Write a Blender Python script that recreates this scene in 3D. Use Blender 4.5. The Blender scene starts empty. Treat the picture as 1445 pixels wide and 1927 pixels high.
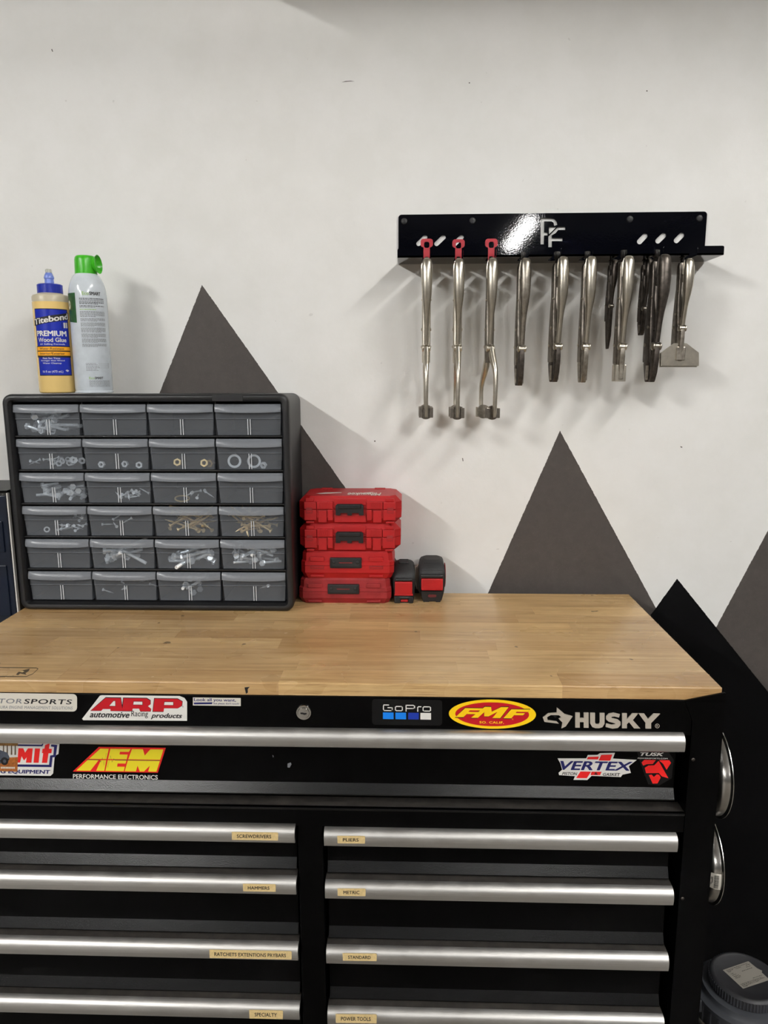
import bpy, bmesh, math, random
from mathutils import Vector, Matrix

# ------------------------------------------------------------------ camera
SC = bpy.context.scene
COL = SC.collection
W_PX, H_PX, F_PX = 1445, 1927, 1411.757
YAW, PITCH, ROLL = math.radians(1.94894), math.radians(10.34406), math.radians(-0.18638)
CAM = Vector((.14484, -1.45864, 1.38202))
FWD = Vector((-math.sin(YAW) * math.cos(PITCH), math.cos(YAW) * math.cos(PITCH), -math.sin(PITCH)))
_r = Vector((math.cos(YAW), math.sin(YAW), 0)); _u = _r.cross(FWD)
RIGHT = _r * math.cos(ROLL) + _u * math.sin(ROLL)
UP = -_r * math.sin(ROLL) + _u * math.cos(ROLL)
cam_data = bpy.data.cameras.new('camera')
cam_data.sensor_fit = 'VERTICAL'; cam_data.sensor_height = 36; cam_data.sensor_width = 27
cam_data.lens = F_PX / H_PX * 36
cam_data.clip_start = .01
cam = bpy.data.objects.new('camera', cam_data); COL.objects.link(cam)
cam.matrix_world = Matrix(((RIGHT.x, UP.x, -FWD.x, CAM.x), (RIGHT.y, UP.y, -FWD.y, CAM.y), (RIGHT.z, UP.z, -FWD.z, CAM.z), (0, 0, 0, 1)))
SC.camera = cam

# ------------------------------------------------------------------ world, exposure
world = bpy.data.worlds.new('world'); SC.world = world; world.use_nodes = True
world.node_tree.nodes['Background'].inputs[0].default_value = (.9, .95, 1, 1)
world.node_tree.nodes['Background'].inputs[1].default_value = .05
SC.view_settings.view_transform = 'Standard'; SC.view_settings.look = 'None'
SC.view_settings.gamma = 1; SC.view_settings.use_curve_mapping = False
SC.view_settings.exposure = 0.17
# LED shop lights hang under the ceiling, tubes running towards the wall: x, y centre, z, length, strength
TUBE = 330
SHOP_LIGHTS = [(-3.1, -3.5, 3.4, 1.3, 1.5 * TUBE), (-3.1, -6.4, 3.4, 2.4, .8 * TUBE), (-3.1, -9.6, 3.4, 2.4, .8 * TUBE),
               (2.1, -2.1, 3.4, 1.3, .75 * TUBE), (2.1, -5.2, 3.4, 2.4, .8 * TUBE), (1.75, -10.2, 3.4, 2.4, .45 * TUBE)]

def at(x, y, X=None, Y=None, Z=None):
    """point of the place seen at photograph pixel x, y on a plane of known X, Y or Z (metres)"""
    d = RIGHT * ((x - W_PX / 2) / F_PX) + UP * ((H_PX / 2 - y) / F_PX) + FWD
    if Y is not None: t = (Y - CAM.y) / d.y
    elif Z is not None: t = (Z - CAM.z) / d.z
    else: t = (X - CAM.x) / d.x
    return CAM + d * t

# ------------------------------------------------------------------ materials
def srgb(r, g, b):
    f = lambda c: (c / 255) / 12.92 if c <= 10 else ((c / 255 + .055) / 1.055) ** 2.4
    return (f(r), f(g), f(b), 1)

class NT:
    def __init__(self, name):
        self.m = bpy.data.materials.new(name); self.m.use_nodes = True
        self.t = self.m.node_tree; self.n = self.t.nodes
        self.b = self.n['Principled BSDF']; self.out = self.n['Material Output']
    def new(self, kind, **kw):
        n = self.n.new(kind)
        for k, v in kw.items(): setattr(n, k, v)
        return n
    def link(self, a, b): self.t.links.new(a, b)
    def put(self, sock, v):
        if hasattr(v, 'is_linked') or hasattr(v, 'links'): self.link(v, sock)
        else: sock.default_value = v
    def math(self, op, a, b=0.0, c=None):
        n = self.new('ShaderNodeMath', operation=op)
        self.put(n.inputs[0], a); self.put(n.inputs[1], b)
        if c is not None: self.put(n.inputs[2], c)
        return n.outputs[0]
    def noise(self, vec, scale, detail=3, rough=.5):
        n = self.new('ShaderNodeTexNoise'); n.inputs['Scale'].default_value = scale
        n.inputs['Detail'].default_value = detail; n.inputs['Roughness'].default_value = rough
        if vec is not None: self.link(vec, n.inputs['Vector'])
        return n.outputs['Fac']
    def ramp(self, fac, stops):
        n = self.new('ShaderNodeValToRGB'); r = n.color_ramp
        while len(r.elements) < len(stops): r.elements.new(.5)
        for e, (p, c) in zip(r.elements, stops): e.position = p; e.color = c
        self.link(fac, n.inputs[0]); return n.outputs[0]
    def mix(self, fac, a, b, blend='MIX'):
        n = self.new('ShaderNodeMix', data_type='RGBA', blend_type=blend)
        self.put(n.inputs[0], fac); self.put(n.inputs[6], a); self.put(n.inputs[7], b)
        return n.outputs[2]
    def bump(self, height, strength, dist=.001):
        n = self.new('ShaderNodeBump'); n.inputs['Strength'].default_value = strength; n.inputs['Distance'].default_value = dist
        self.link(height, n.inputs['Height']); self.link(n.outputs[0], self.b.inputs['Normal'])
    def set(self, **kw):
        for k, v in kw.items(): self.put(self.b.inputs[k.replace('_', ' ')], v)
        return self

MATS = {}
def plain(name, col, rough=.5, metal=0, spec=.5, mottle=0, scale=40, bump=0, bscale=200, coat=0):
    if name in MATS: return MATS[name]
    t = NT(name)
    t.set(Base_Color=col, Roughness=rough, Metallic=metal)
    t.b.inputs['Specular IOR Level'].default_value = spec
    t.b.inputs['Coat Weight'].default_value = coat
    pos = t.new('ShaderNodeTexCoord').outputs['Object']
    if mottle:
        f = t.noise(pos, scale, 5, .6)
        dark = tuple(c * (1 - mottle) for c in col[:3]) + (1,)
        lite = tuple(min(1, c * (1 + mottle)) for c in col[:3]) + (1,)
        t.link(t.ramp(f, [(.3, dark), (.7, lite)]), t.b.inputs['Base Color'])
    if bump: t.bump(t.noise(pos, bscale, 2), bump)
    MATS[name] = t.m
    return t.m

M_BLACK = plain('black_gloss_paint', (.0006, .0006, .0007, 1), .30, spec=.08, bump=.05, bscale=900)
M_BLACK_RACK = plain('black_powder_coat', srgb(5, 6, 12), .035, spec=.5, bump=.020, bscale=420)
M_LIPBLK = plain('black_gloss_lip', (.0012, .0012, .0014, 1), .24, spec=.5, bump=.12, bscale=700)
M_DARK = plain('dark_inside', srgb(14, 13, 13), .7)
M_DUST = plain('dusty_black_steel', srgb(42, 38, 34), .7, mottle=.5, scale=60)
M_PLASTIC = plain('black_plastic', srgb(20, 20, 22), .42, bump=.05, bscale=1500)
M_RUBBER = plain('black_rubber', srgb(24, 24, 25), .6)
M_RED = plain('red_plastic', srgb(168, 16, 20), .45, mottle=.10, scale=25, bump=.04, bscale=900)
M_RED_WORN = plain('red_plastic_dusty', srgb(140, 27, 30), .55, mottle=.22, scale=30, bump=.04, bscale=900)
M_REDKEY = plain('red_coated_key', srgb(176, 40, 52), .5)
M_CHROME = plain('chrome', (.75, .74, .72, 1), .12, metal=1)
M_STEEL = plain('nickel_steel', (.60, .555, .47, 1), .30, metal=1, mottle=.12, scale=90)
M_STEEL_OLD = plain('worn_steel', (.36, .325, .275, 1), .36, metal=1, mottle=.35, scale=110)
M_STEEL_BODY = plain('dull_steel_body', (.23, .205, .175, 1), .38, metal=1, mottle=.3, scale=110)
M_STEEL_DARK = plain('dark_grimy_steel', (.115, .10, .088, 1), .42, metal=1, mottle=.35, scale=120)
M_ZINC = plain('zinc_hardware', (.92, .94, .95, 1), .2, metal=.25)
M_GOLD = plain('yellow_zinc_screw', (.86, .64, .32, 1), .28, metal=.4)
M_BRASS = plain('brass_hardware', (.70, .52, .25, 1), .4, metal=.8)
M_WHITE = plain('white_print', srgb(225, 222, 216), .45)
M_CREAM = plain('cream_print', srgb(214, 208, 196), .45)
M_TAPE = plain('label_tape', srgb(214, 188, 134), .6, mottle=.12, scale=220)
M_INK = plain('black_print', srgb(16, 14, 16), .5)
M_INKGREY = plain('grey_print', srgb(120, 122, 126), .5)
M_SRED = plain('red_print', srgb(190, 10, 28), .4)
M_SRED2 = plain('bright_red_print', srgb(232, 32, 30), .4)
M_YEL = plain('yellow_print', srgb(250, 205, 10), .4)
M_AEM = plain('lemon_print', srgb(236, 218, 40), .4)
M_NAVY = plain('navy_print', srgb(22, 24, 92), .4)
M_BLUE1 = plain('sky_blue_print', srgb(10, 128, 232), .4)
M_BLUE2 = plain('mid_blue_print', srgb(20, 52, 160), .4)
M_LOGO = plain('brushed_logo', srgb(196, 186, 172), .4, metal=.3)
M_GPBLK = plain('black_vinyl', srgb(9, 9, 10), .35, spec=.3)

def mat_wall():
    t = NT('painted_wall')
    geo = t.new('ShaderNodeNewGeometry').outputs['Position']
    sep = t.new('ShaderNodeSeparateXYZ'); t.link(geo, sep.inputs[0])
    n1 = t.math('MULTIPLY', t.math('SUBTRACT', t.noise(geo, 160, 3, .7), .5), .0028)
    X = t.math('ADD', sep.outputs[0], n1); Z = sep.outputs[2]
    def side(p, q):     # positive on the left of the directed line p -> q in the X, Z plane
        (x0, z0), (x1, z1) = p, q
        dx, dz = x1 - x0, z1 - z0; L = math.hypot(dx, dz)
        return t.math('ADD', t.math('MULTIPLY', X, -dz / L), t.math('ADD', t.math('MULTIPLY', Z, dx / L), (dz * x0 - dx * z0) / L))
    def tri(apex, left, right):
        m = t.math('MINIMUM', side(apex, left), side(right, apex))
        return t.math('MULTIPLY_ADD', m, 2500, .5)
    def clamp(v):
        n = t.new('ShaderNodeClamp'); t.link(v, n.inputs[0]); return n.outputs[0]
    g1 = tri((-.2581, 1.5554), (-.3534, 1.3478), (.0181, 1.1546))
    g2 = tri((.4423, 1.2728), (.3085, .9404), (.6502, .9125))
    g4 = tri((.955, 1.285), (.7783, .8723), (1.20, .8))
    blk = clamp(tri((.691, .9719), (.6441, .897), (.8943, .7291)))
    grey = clamp(t.math('MAXIMUM', g1, t.math('MAXIMUM', g2, g4)))
    # soft scuffs and tiny specks on the white paint
    scuff = t.ramp(t.noise(geo, 9, 4, .65), [(.35, srgb(222, 221, 217)), (.62, srgb(227, 226, 223))])
    speck = t.ramp(t.noise(geo, 75, 1, .4), [(.775, (0, 0, 0, 1)), (.80, (1, 1, 1, 1))])
    white = t.mix(t.math('MULTIPLY', speck, .16), scuff, srgb(120, 112, 104))
    gcol = t.ramp(t.noise(geo, 60, 4, .7), [(.3, srgb(68, 63, 60)), (.75, srgb(76, 71, 67))])
    dots = t.ramp(t.noise(geo, 620, 1, .5), [(.70, (0, 0, 0, 1)), (.76, (1, 1, 1, 1))])
    gcol = t.mix(t.math('MULTIPLY', dots, .10), gcol, srgb(190, 184, 178))
    c = t.mix(grey, white, gcol)
    c = t.mix(blk, c, srgb(6, 6, 7))
    t.link(c, t.b.inputs['Base Color'])
    t.set(Roughness=.55, Specular_IOR_Level=t.math('MULTIPLY_ADD', blk, -.22, .3))
    t.bump(t.noise(geo, 140, 3, .55), .10, .002)
    return t.m

def mat_wood():
    t = NT('butcher_block_wood')
    oc = t.new('ShaderNodeTexCoord').outputs['Object']
    rnd = t.new('ShaderNodeObjectInfo').outputs['Random']
    off = t.new('ShaderNodeCombineXYZ')
    t.link(t.math('MULTIPLY', rnd, 53.0), off.inputs[0]); t.link(t.math('MULTIPLY', rnd, 17.0), off.inputs[1]); t.link(t.math('MULTIPLY', rnd, 29.0), off.inputs[2])
    add = t.new('ShaderNodeVectorMath', operation='ADD'); t.link(oc, add.inputs[0]); t.link(off.outputs[0], add.inputs[1])
    mp = t.new('ShaderNodeMapping'); mp.inputs['Scale'].default_value = (1.0, 22, 22); t.link(add.outputs[0], mp.inputs[0])
    grain = t.noise(mp.outputs[0], 5.0, 6, .62)
    mp2 = t.new('ShaderNodeMapping'); mp2.inputs['Scale'].default_value = (1.0, 40, 40); t.link(add.outputs[0], mp2.inputs[0])
    fine = t.noise(mp2.outputs[0], 18.0, 3, .6)
    base = t.ramp(grain, [(.28, srgb(183, 149, 104)), (.5, srgb(212, 180, 131)), (.75, srgb(226, 198, 152))])
    tone = t.ramp(rnd, [(0, srgb(226, 214, 200)), (.5, srgb(240, 235, 228)), (1, srgb(255, 250, 240))])
    base = t.mix(1.0, base, tone, 'MULTIPLY')
    pore = t.ramp(fine, [(.30, srgb(150, 120, 90)), (.42, (1, 1, 1, 1))])
    base = t.mix(.55, base, pore, 'MULTIPLY')
    geo = t.new('ShaderNodeNewGeometry').outputs['Position']
    spot = t.ramp(t.noise(geo, 42, 2, .5), [(.735, (0, 0, 0, 1)), (.76, (1, 1, 1, 1))])
    base = t.mix(t.math('MULTIPLY', spot, .7), base, srgb(52, 38, 26))
    grime = t.ramp(t.noise(geo, 5, 4, .6), [(.35, srgb(214, 208, 200)), (.6, (1, 1, 1, 1))])
    base = t.mix(.6, base, grime, 'MULTIPLY')
    t.link(base, t.b.inputs['Base Color'])
    t.set(Roughness=t.ramp(t.noise(geo, 7, 3), [(.3, (.22, .22, .22, 1)), (.7, (.36, .36, .36, 1))]))
    t.b.inputs['Specular IOR Level'].default_value = .45
    t.bump(grain, .08, .0006)
    return t.m

def mat_brushed():
    t = NT('brushed_aluminium')
    oc = t.new('ShaderNodeTexCoord').outputs['Object']
    mp = t.new('ShaderNodeMapping'); mp.inputs['Scale'].default_value = (2, 260, 260); t.link(oc, mp.inputs[0])
    g = t.noise(mp.outputs[0], 4, 4, .6)
    t.set(Metallic=1.0, Base_Color=t.ramp(g, [(.3, (.56, .545, .52, 1)), (.7, (.68, .665, .64, 1))]))
    dirt = t.noise(oc, 30, 4, .7)
    t.set(Roughness=t.ramp(dirt, [(.35, (.37, .37, .37, 1)), (.75, (.50, .50, .50, 1))]))
    return t.m

def mat_clear():
    t = NT('frosted_clear_plastic')
    tr = t.new('ShaderNodeBsdfTransparent'); tr.inputs[0].default_value = (.90, .92, .94, 1)
    t.set(Base_Color=srgb(176, 180, 186), Roughness=.28)
    t.b.inputs['Specular IOR Level'].default_value = .6
    mx = t.new('ShaderNodeMixShader'); mx.inputs[0].default_value = .13
    t.link(tr.outputs[0], mx.inputs[1]); t.link(t.b.outputs[0], mx.inputs[2]); t.link(mx.outputs[0], t.out.inputs[0])
    return t.m

def mat_clear_thick():
    t = NT('frosted_plastic_lip')
    tr = t.new('ShaderNodeBsdfTransparent'); tr.inputs[0].default_value = (.9, .92, .94, 1)
    t.set(Base_Color=srgb(150, 154, 160), Roughness=.22)
    mx = t.new('ShaderNodeMixShader'); mx.inputs[0].default_value = .50
    t.link(tr.outputs[0], mx.inputs[1]); t.link(t.b.outputs[0], mx.inputs[2]); t.link(mx.outputs[0], t.out.inputs[0])
    return t.m

def mat_emit(name, col, s):
    t = NT(name); t.set(Emission_Color=col, Emission_Strength=s, Base_Color=(1, 1, 1, 1)); return t.m

M_WALL, M_WOOD, M_BRUSH, M_CLEAR, M_LIP = mat_wall(), mat_wood(), mat_brushed(), mat_clear(), mat_clear_thick()
# ------------------------------------------------------------------ mesh helpers
class MB:
    """collects faces, then links them as one mesh object; coordinates are world metres minus the origin"""
    def __init__(self): self.v, self.f, self.mi, self.sm = [], [], [], []
    def add(self, verts, faces, mi=0, smooth=False):
        o = len(self.v); self.v += [tuple(p) for p in verts]
        for f in faces: self.f.append([i + o for i in f]); self.mi.append(mi); self.sm.append(smooth)
        return self
    def box(self, x0, x1, y0, y1, z0, z1, mi=0, c=0.0):
        if c <= 0:
            v = [(x, y, z) for x in (x0, x1) for y in (y0, y1) for z in (z0, z1)]
            return self.add(v, [(0, 1, 3, 2), (4, 6, 7, 5), (0, 4, 5, 1), (2, 3, 7, 6), (0, 2, 6, 4), (1, 5, 7, 3)], mi)
        bm = bmesh.new(); bmesh.ops.create_cube(bm, size=1)
        for q in bm.verts: q.co = ((x0 + x1) / 2 + q.co.x * (x1 - x0), (y0 + y1) / 2 + q.co.y * (y1 - y0), (z0 + z1) / 2 + q.co.z * (z1 - z0))
        bmesh.ops.bevel(bm, geom=bm.edges[:], offset=c, segments=2, profile=.6, affect='EDGES')
        bm.verts.index_update()
        self.add([q.co[:] for q in bm.verts], [[q.index for q in f.verts] for f in bm.faces], mi); bm.free(); return self
    def prism(self, pts, a0, a1, axis='y', mi=0, inset=0.0, smooth=False):
        """polygon pts in the plane across the axis, extruded from a0 to a1"""
        def P(p, a): return {'x': (a, p[0], p[1]), 'y': (p[0], a, p[1]), 'z': (p[0], p[1], a)}[axis]
        n = len(pts); v = [P(p, a0) for p in pts] + [P(p, a1) for p in pts]
        self.add(v, [list(range(n))[::-1], list(range(n, 2 * n))], mi)
        self.add(v, [(i, (i + 1) % n, n + (i + 1) % n, n + i) for i in range(n)], mi, smooth); return self
    def loops(self, loops, mi=0, caps=(True, True), smooth=True, closed=True):
        n = len(loops[0]); v = [p for L in loops for p in L]; f = []
        for k in range(len(loops) - 1):
            for i in range(n if closed else n - 1):
                j = (i + 1) % n; f.append((k * n + i, k * n + j, (k + 1) * n + j, (k + 1) * n + i))
        self.add(v, f, mi, smooth)
        if caps[0]: self.add(loops[0], [list(range(n))[::-1]], mi)
        if caps[1]: self.add(loops[-1], [list(range(n))], mi)
        return self
    def loft(self, secs, n=12, e=2.4, mi=0):
        """secs: (x, y, z, half width x, half depth y) down a mostly vertical limb"""
        L = []
        for (x, y, z, a, b) in secs:
            ring = []
            for k in range(n):
                t = 2 * math.pi * (k + .5) / n; c, s = math.cos(t), math.sin(t)
                ring.append((x + a * math.copysign(abs(c) ** (2 / e), c), y + b * math.copysign(abs(s) ** (2 / e), s), z))
            L.append(ring)
        return self.loops(L, mi)
    def lathe(self, prof, c=(0, 0, 0), axis='z', n=32, mi=0, caps=(True, True), smooth=True):
        """prof: (radius, position along the axis)"""
        L = []
        for r, h in prof:
            ring = []
            for k in range(n):
                t = 2 * math.pi * k / n; a, b = r * math.cos(t), r * math.sin(t)
                ring.append({'z': (c[0] + a, c[1] + b, c[2] + h), 'x': (c[0] + h, c[1] + a, c[2] + b), 'y': (c[0] + a, c[1] + h, c[2] + b)}[axis])
            L.append(ring)
        return self.loops(L, mi, caps, smooth)
    def tube(self, path, r, n=8, mi=0):
        P = [Vector(p) for p in path]; L = []
        for i, p in enumerate(P):
            d = (P[min(i + 1, len(P) - 1)] - P[max(i - 1, 0)]).normalized()
            a = d.cross(Vector((0, 0, 1)) if abs(d.z) < .9 else Vector((1, 0, 0))).normalized(); b = d.cross(a)
            L.append([p + a * r * math.cos(2 * math.pi * k / n) + b * r * math.sin(2 * math.pi * k / n) for k in range(n)])
        return self.loops(L, mi)
    def mesh(self, name, mats, org=(0, 0, 0)):
        me = bpy.data.meshes.new(name)
        me.from_pydata([(p[0] - org[0], p[1] - org[1], p[2] - org[2]) for p in self.v], [], self.f)
        for m in (mats if isinstance(mats, (list, tuple)) else [mats]): me.materials.append(m)
        me.polygons.foreach_set('material_index', self.mi); me.polygons.foreach_set('use_smooth', self.sm)
        me.validate(); me.update()
        bm = bmesh.new(); bm.from_mesh(me)
        bmesh.ops.recalc_face_normals(bm, faces=bm.faces[:]); bm.to_mesh(me); bm.free()
        if any(self.sm): me.set_sharp_from_angle(angle=math.radians(40))
        return me
    def build(self, name, mats, parent=None, org=(0, 0, 0)):
        return link(name, self.mesh(name, mats, org), parent)

def link(name, me, parent=None, loc=(0, 0, 0)):
    o = bpy.data.objects.new(name, me); COL.objects.link(o)
    if parent is not None: o.parent = parent
    o.location = loc
    return o
def tag(o, label=None, cat=None, group=None, kind=None):
    for k, v in (('label', label), ('category', cat), ('group', group), ('kind', kind)):
        if v: o[k] = v
    return o
def thing(name, loc, label, cat, group=None, rz=0):
    o = bpy.data.objects.new(name, None); COL.objects.link(o)
    o.empty_display_size = .05; o.location = loc; o.rotation_euler = (0, 0, rz)
    return tag(o, label, cat, group)
def copy_tree(o, parent=None):
    c = o.copy(); COL.objects.link(c); c.parent = parent
    for ch in o.children[:]: copy_tree(ch, c)
    return c
def arc(cx, cy, r, a0, a1, n):
    return [(cx + r * math.cos(math.radians(a0 + (a1 - a0) * k / n)), cy + r * math.sin(math.radians(a0 + (a1 - a0) * k / n))) for k in range(n + 1)]
def rrect(x0, x1, z0, z1, r, n=5):
    return arc(x1 - r, z1 - r, r, 0, 90, n) + arc(x0 + r, z1 - r, r, 90, 180, n) + arc(x0 + r, z0 + r, r, 180, 270, n) + arc(x1 - r, z0 + r, r, 270, 360, n)

# ------------------------------------------------------------------ flat print: shapes and lettering laid on a surface
FONT_CACHE = {}
def glyphs(body, off=0.0, spacing=1.0):
    key = (body, off, spacing)
    if key not in FONT_CACHE:
        cu = bpy.data.curves.new('lettering', 'FONT'); cu.body = body; cu.offset = off; cu.space_character = spacing
        cu.resolution_u = 3
        ob = bpy.data.objects.new('lettering', cu); COL.objects.link(ob)
        bpy.context.view_layer.update()
        dg = bpy.context.evaluated_depsgraph_get(); me = ob.evaluated_get(dg).to_mesh()
        v = [(p.co.x, p.co.y) for p in me.vertices]; f = [list(p.vertices) for p in me.polygons]
        ob.evaluated_get(dg).to_mesh_clear(); bpy.data.objects.remove(ob); bpy.data.curves.remove(cu)
        FONT_CACHE[key] = (v, f)
    return FONT_CACHE[key]

class Print:
    """flat print; surf(x, y, h) gives the world point for print coordinates x, y (y down) raised by h"""
    def __init__(self, surf, slope=0.0, x0=0.0): self.s, self.k, self.x0, self.mb, self.mats = surf, slope, x0, MB(), []
    def mi(self, m):
        if m not in self.mats: self.mats.append(m)
        return self.mats.index(m)
    def P(self, x, y, h): return self.s(x, y + self.k * (x - self.x0), h)
    def poly(self, pts, m, h=.0002): self.mb.add([self.P(x, y, h) for x, y in pts], [list(range(len(pts)))], self.mi(m)); return self
    def rect(self, x0, y0, x1, y1, m, h=.0002): return self.poly([(x0, y0), (x1, y0), (x1, y1), (x0, y1)], m, h)
    def slab(self, pts, m, h=.0002):
        """a sticker with real thickness"""
        n = len(pts); v = [self.P(x, y, 0) for x, y in pts] + [self.P(x, y, h) for x, y in pts]; i = self.mi(m)
        self.mb.add(v, [list(range(n)), list(range(n, 2 * n))] + [(k, (k + 1) % n, n + (k + 1) % n, n + k) for k in range(n)], i); return self
    def text(self, body, x0, y0, x1, y1, m, h=.0003, off=0.0, shear=0.0, spacing=1.0, rise=0.0, ref=None, flip=False):
        """lettering that fills the box x0..x1, y0 (top)..y1 (bottom); ref: letters that set the box height"""
        v0, f0 = glyphs(body, 0.0, spacing)
        v, f, lift = [], [], []
        # heavier strokes: the same letters laid down again a hair to each side
        for k, (sx, sy) in enumerate([(0, 0)] if off < .008 else [(0, 0), (-1, 0), (1, 0), (0, -.7), (0, .7), (-.7, -.5), (.7, -.5), (-.7, .5), (.7, .5)]):
            f += [[i + len(v) for i in q] for q in f0]; v += [(px + sx * off, py + sy * off) for px, py in v0]; lift += [k * 4e-6] * len(v0)
        rv = glyphs(ref, 0.0, spacing)[0] if ref else v
        b0, b1 = min(p[1] for p in rv), max(p[1] for p in rv)
        vs = [(p[0] + shear * p[1], p[1]) for p in v]
        a0, a1 = min(p[0] for p in vs), max(p[0] for p in vs)
        q = []
        for (px, py), li in zip(vs, lift):
            x = x0 + (px - a0) / (a1 - a0) * (x1 - x0); y = y1 - (py - b0) / (b1 - b0) * (y1 - y0)
            if flip: x, y = x0 + x1 - x, y0 + y1 - y
            q.append(self.P(x, y - rise * (x - x0), h + li))
        self.mb.add(q, f, self.mi(m)); return self
    def build(self, name, parent=None, org=(0, 0, 0)): return self.mb.build(name, self.mats, parent, org)
def wall_surf(Y):
    return lambda x, y, h: at(x, y, Y=Y) + Vector((0, -h, 0))
# ------------------------------------------------------------------ the room
YW = .04                        # face of the painted wall
XL, XR, YF, ZC = -5.2, 4.4, -12.5, 3.75
def struct(name, mb, mat): return tag(mb.build(name, mat), kind='structure')
wall_back = struct('wall_back', MB().box(XL, XR, YW, YW + .12, 0, ZC), M_WALL)
M_MARK = plain('dark_scuff', srgb(96, 90, 84), .7)
for q in ([(643, 155), (650, 152.6), (660, 152), (667, 153), (660, 153.2), (650, 154)], [(1216, 170), (1218.3, 170), (1218.3, 172.3), (1216, 172.3)], [(882, 155), (884.2, 155), (884.2, 157), (882, 157)], [(1280.5, 839.5), (1284, 841), (1283, 842.8), (1280, 841.5)], [(96.5, 93), (98, 92), (100, 97), (98.5, 97.5)], [(704, 829), (706.5, 829), (706.5, 831.3), (704, 831.3)], [(869.5, 862), (871, 862), (872, 868), (870.5, 868)]):
    MB().prism([(w.x, w.z) for w in (at(x, y, Y=YW) for x, y in q)], YW - .0003, YW + .0002).build('scuff_mark', M_MARK, wall_back)
M_PLASTER = plain('white_plaster', srgb(214, 212, 206), .6, mottle=.03, scale=6, bump=.06, bscale=120)
M_CEIL = plain('ceiling_paint', srgb(170, 168, 165), .7, mottle=.03, scale=8, bump=.05, bscale=120)
M_FLOOR = plain('sealed_concrete', srgb(98, 92, 83), .45, mottle=.15, scale=5, bump=.05, bscale=80)
M_GREYWALL = plain('grey_painted_wall', srgb(96, 94, 92), .6, mottle=.04, scale=6, bump=.06, bscale=120)
M_DARKDOOR = plain('dark_roller_door', srgb(48, 47, 47), .6, mottle=.05, scale=6)
struct('wall_left', MB().box(XL - .12, XL, YF, YW, 0, ZC), M_GREYWALL)
struct('wall_right', MB().box(XR, XR + .12, YF, YW, 0, ZC), M_GREYWALL)
struct('wall_front', MB().box(XL, XR, YF - .12, YF, 0, ZC), M_DARKDOOR)
struct('floor', MB().box(XL - .12, XR + .12, YF - .12, YW + .12, -.1, 0), M_FLOOR)
struct('ceiling', MB().box(XL - .12, XR + .12, YF - .12, YW + .12, ZC, ZC + .1), M_CEIL)

M_LIGHTBODY = plain('white_enamel', srgb(230, 230, 228), .4)
places = ['left row, nearest the wall', 'left row, middle one', 'left row, furthest back', 'right row, nearest the wall', 'right row, middle one', 'right row, furthest back']
for (x, y, z, ln, s), wh in zip(SHOP_LIGHTS, places):
    t = thing('shop_light', (x, y, z), 'twin tube LED shop light under the ceiling, ' + wh, 'light', 'LED shop lights')
    o = (x, y, z)
    MB().prism([(x - .06, z + .02), (x - .075, z - .01), (x - .07, z - .01), (x - .045, z + .013), (x + .045, z + .013), (x + .07, z - .01), (x + .075, z - .01), (x + .06, z + .02), (x + .04, z + .05), (x - .04, z + .05)], y - ln / 2, y + ln / 2, 'y').build('housing', M_LIGHTBODY, t, o)
    em = mat_emit('led_tube', (1, .99, .968, 1), s)
    for dx in (-.033, .033):
        MB().lathe([(.0125, -ln / 2 + .01), (.0125, ln / 2 - .01)], (x + dx, y, z - .008), 'y', 10).build('tube', em, t, o)
    for sy in (-1, 1):
        MB().box(x - .002, x + .002, y + sy * ln * .35 - .002, y + sy * ln * .35 + .002, z + .05, ZC).build('hanger', M_STEEL, t, o)

# shelf high on the wall, its shade falls on the top of the picture
SHZ, SHX0, SHX1, SHD = 2.17, -.36, 2.2, .40
t = thing('wall_shelf', (.9, YW, SHZ), 'white wall shelf on brackets high above the tool rack', 'shelf')
o = (.9, YW, SHZ)
MB().box(SHX0, SHX1, YW - SHD, YW, SHZ, SHZ + .022, c=.002).build('board', M_PLASTER, t, o)
for bx in (SHX0 + .25, .9, SHX1 - .25):
    MB().prism([(YW, SHZ + .022), (YW - SHD * .8, SHZ + .022), (YW - SHD * .8, SHZ + .034), (YW - .02, SHZ + .17), (YW, SHZ + .17)], bx - .012, bx + .012, 'x').build('bracket', M_BLACK, t, o)

# ------------------------------------------------------------------ tool chest
ZT = .95                        # top of the wooden worktop
YFR = -.4557                    # front of the steel frame
YFA = -.440                     # drawer faces
YHA = -.468                     # front of the pulls
CX = .5875
CO = (0, -.2, 0)
chest = thing('tool_chest', CO, 'long black steel rolling tool chest with nine drawers and silver pulls', 'tool chest')
TOPRAIL_B = at(1200, 1383, Y=YFR).z
LEDGE = at(1285, 1531, Y=YFR).z
RAIL_B = at(1250, 1566, Y=YFR).z
ZB = .135
b = MB()
b.box(-CX, -CX + .004, YFR, .0, ZB, .9300); b.box(CX - .004, CX, YFR, .0, ZB, .9300)           # side skins
b.box(-CX, CX, -.004, .0, ZB, .9300)                                                           # back
b.box(-CX, CX, YFR + .003, .0, ZB, ZB + .004)
b.box(-.545, .545, YFR, YFR + .012, TOPRAIL_B, .9308, c=.0012)                                 # top rail
b.box(-.545, .545, YFR, YFR + .006, RAIL_B, LEDGE, c=.001)
b.box(-.0185, .0185, YFR, -.3, ZB, RAIL_B + .002, c=.0015)                                     # middle post
b.box(-CX, CX, YFR, -.3, ZB, ZB + .03)
b.box(-CX + .004, CX - .004, -.385, -.383, ZB, .93)                                            # dark behind the drawers
body = b.build('body', M_BLACK, chest, CO)
MB().box(-.545, .545, YFR + .003, -.425, LEDGE - .004, LEDGE - .0002).build('dusty_ledge', M_DUST, body, CO)     # under the wide drawer
MB().box(-.545, .545, YFR - .0006, YFR + .003, LEDGE - .004, LEDGE, c=.0012).build('ledge_edge', M_LIPBLK, body, CO)
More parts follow.
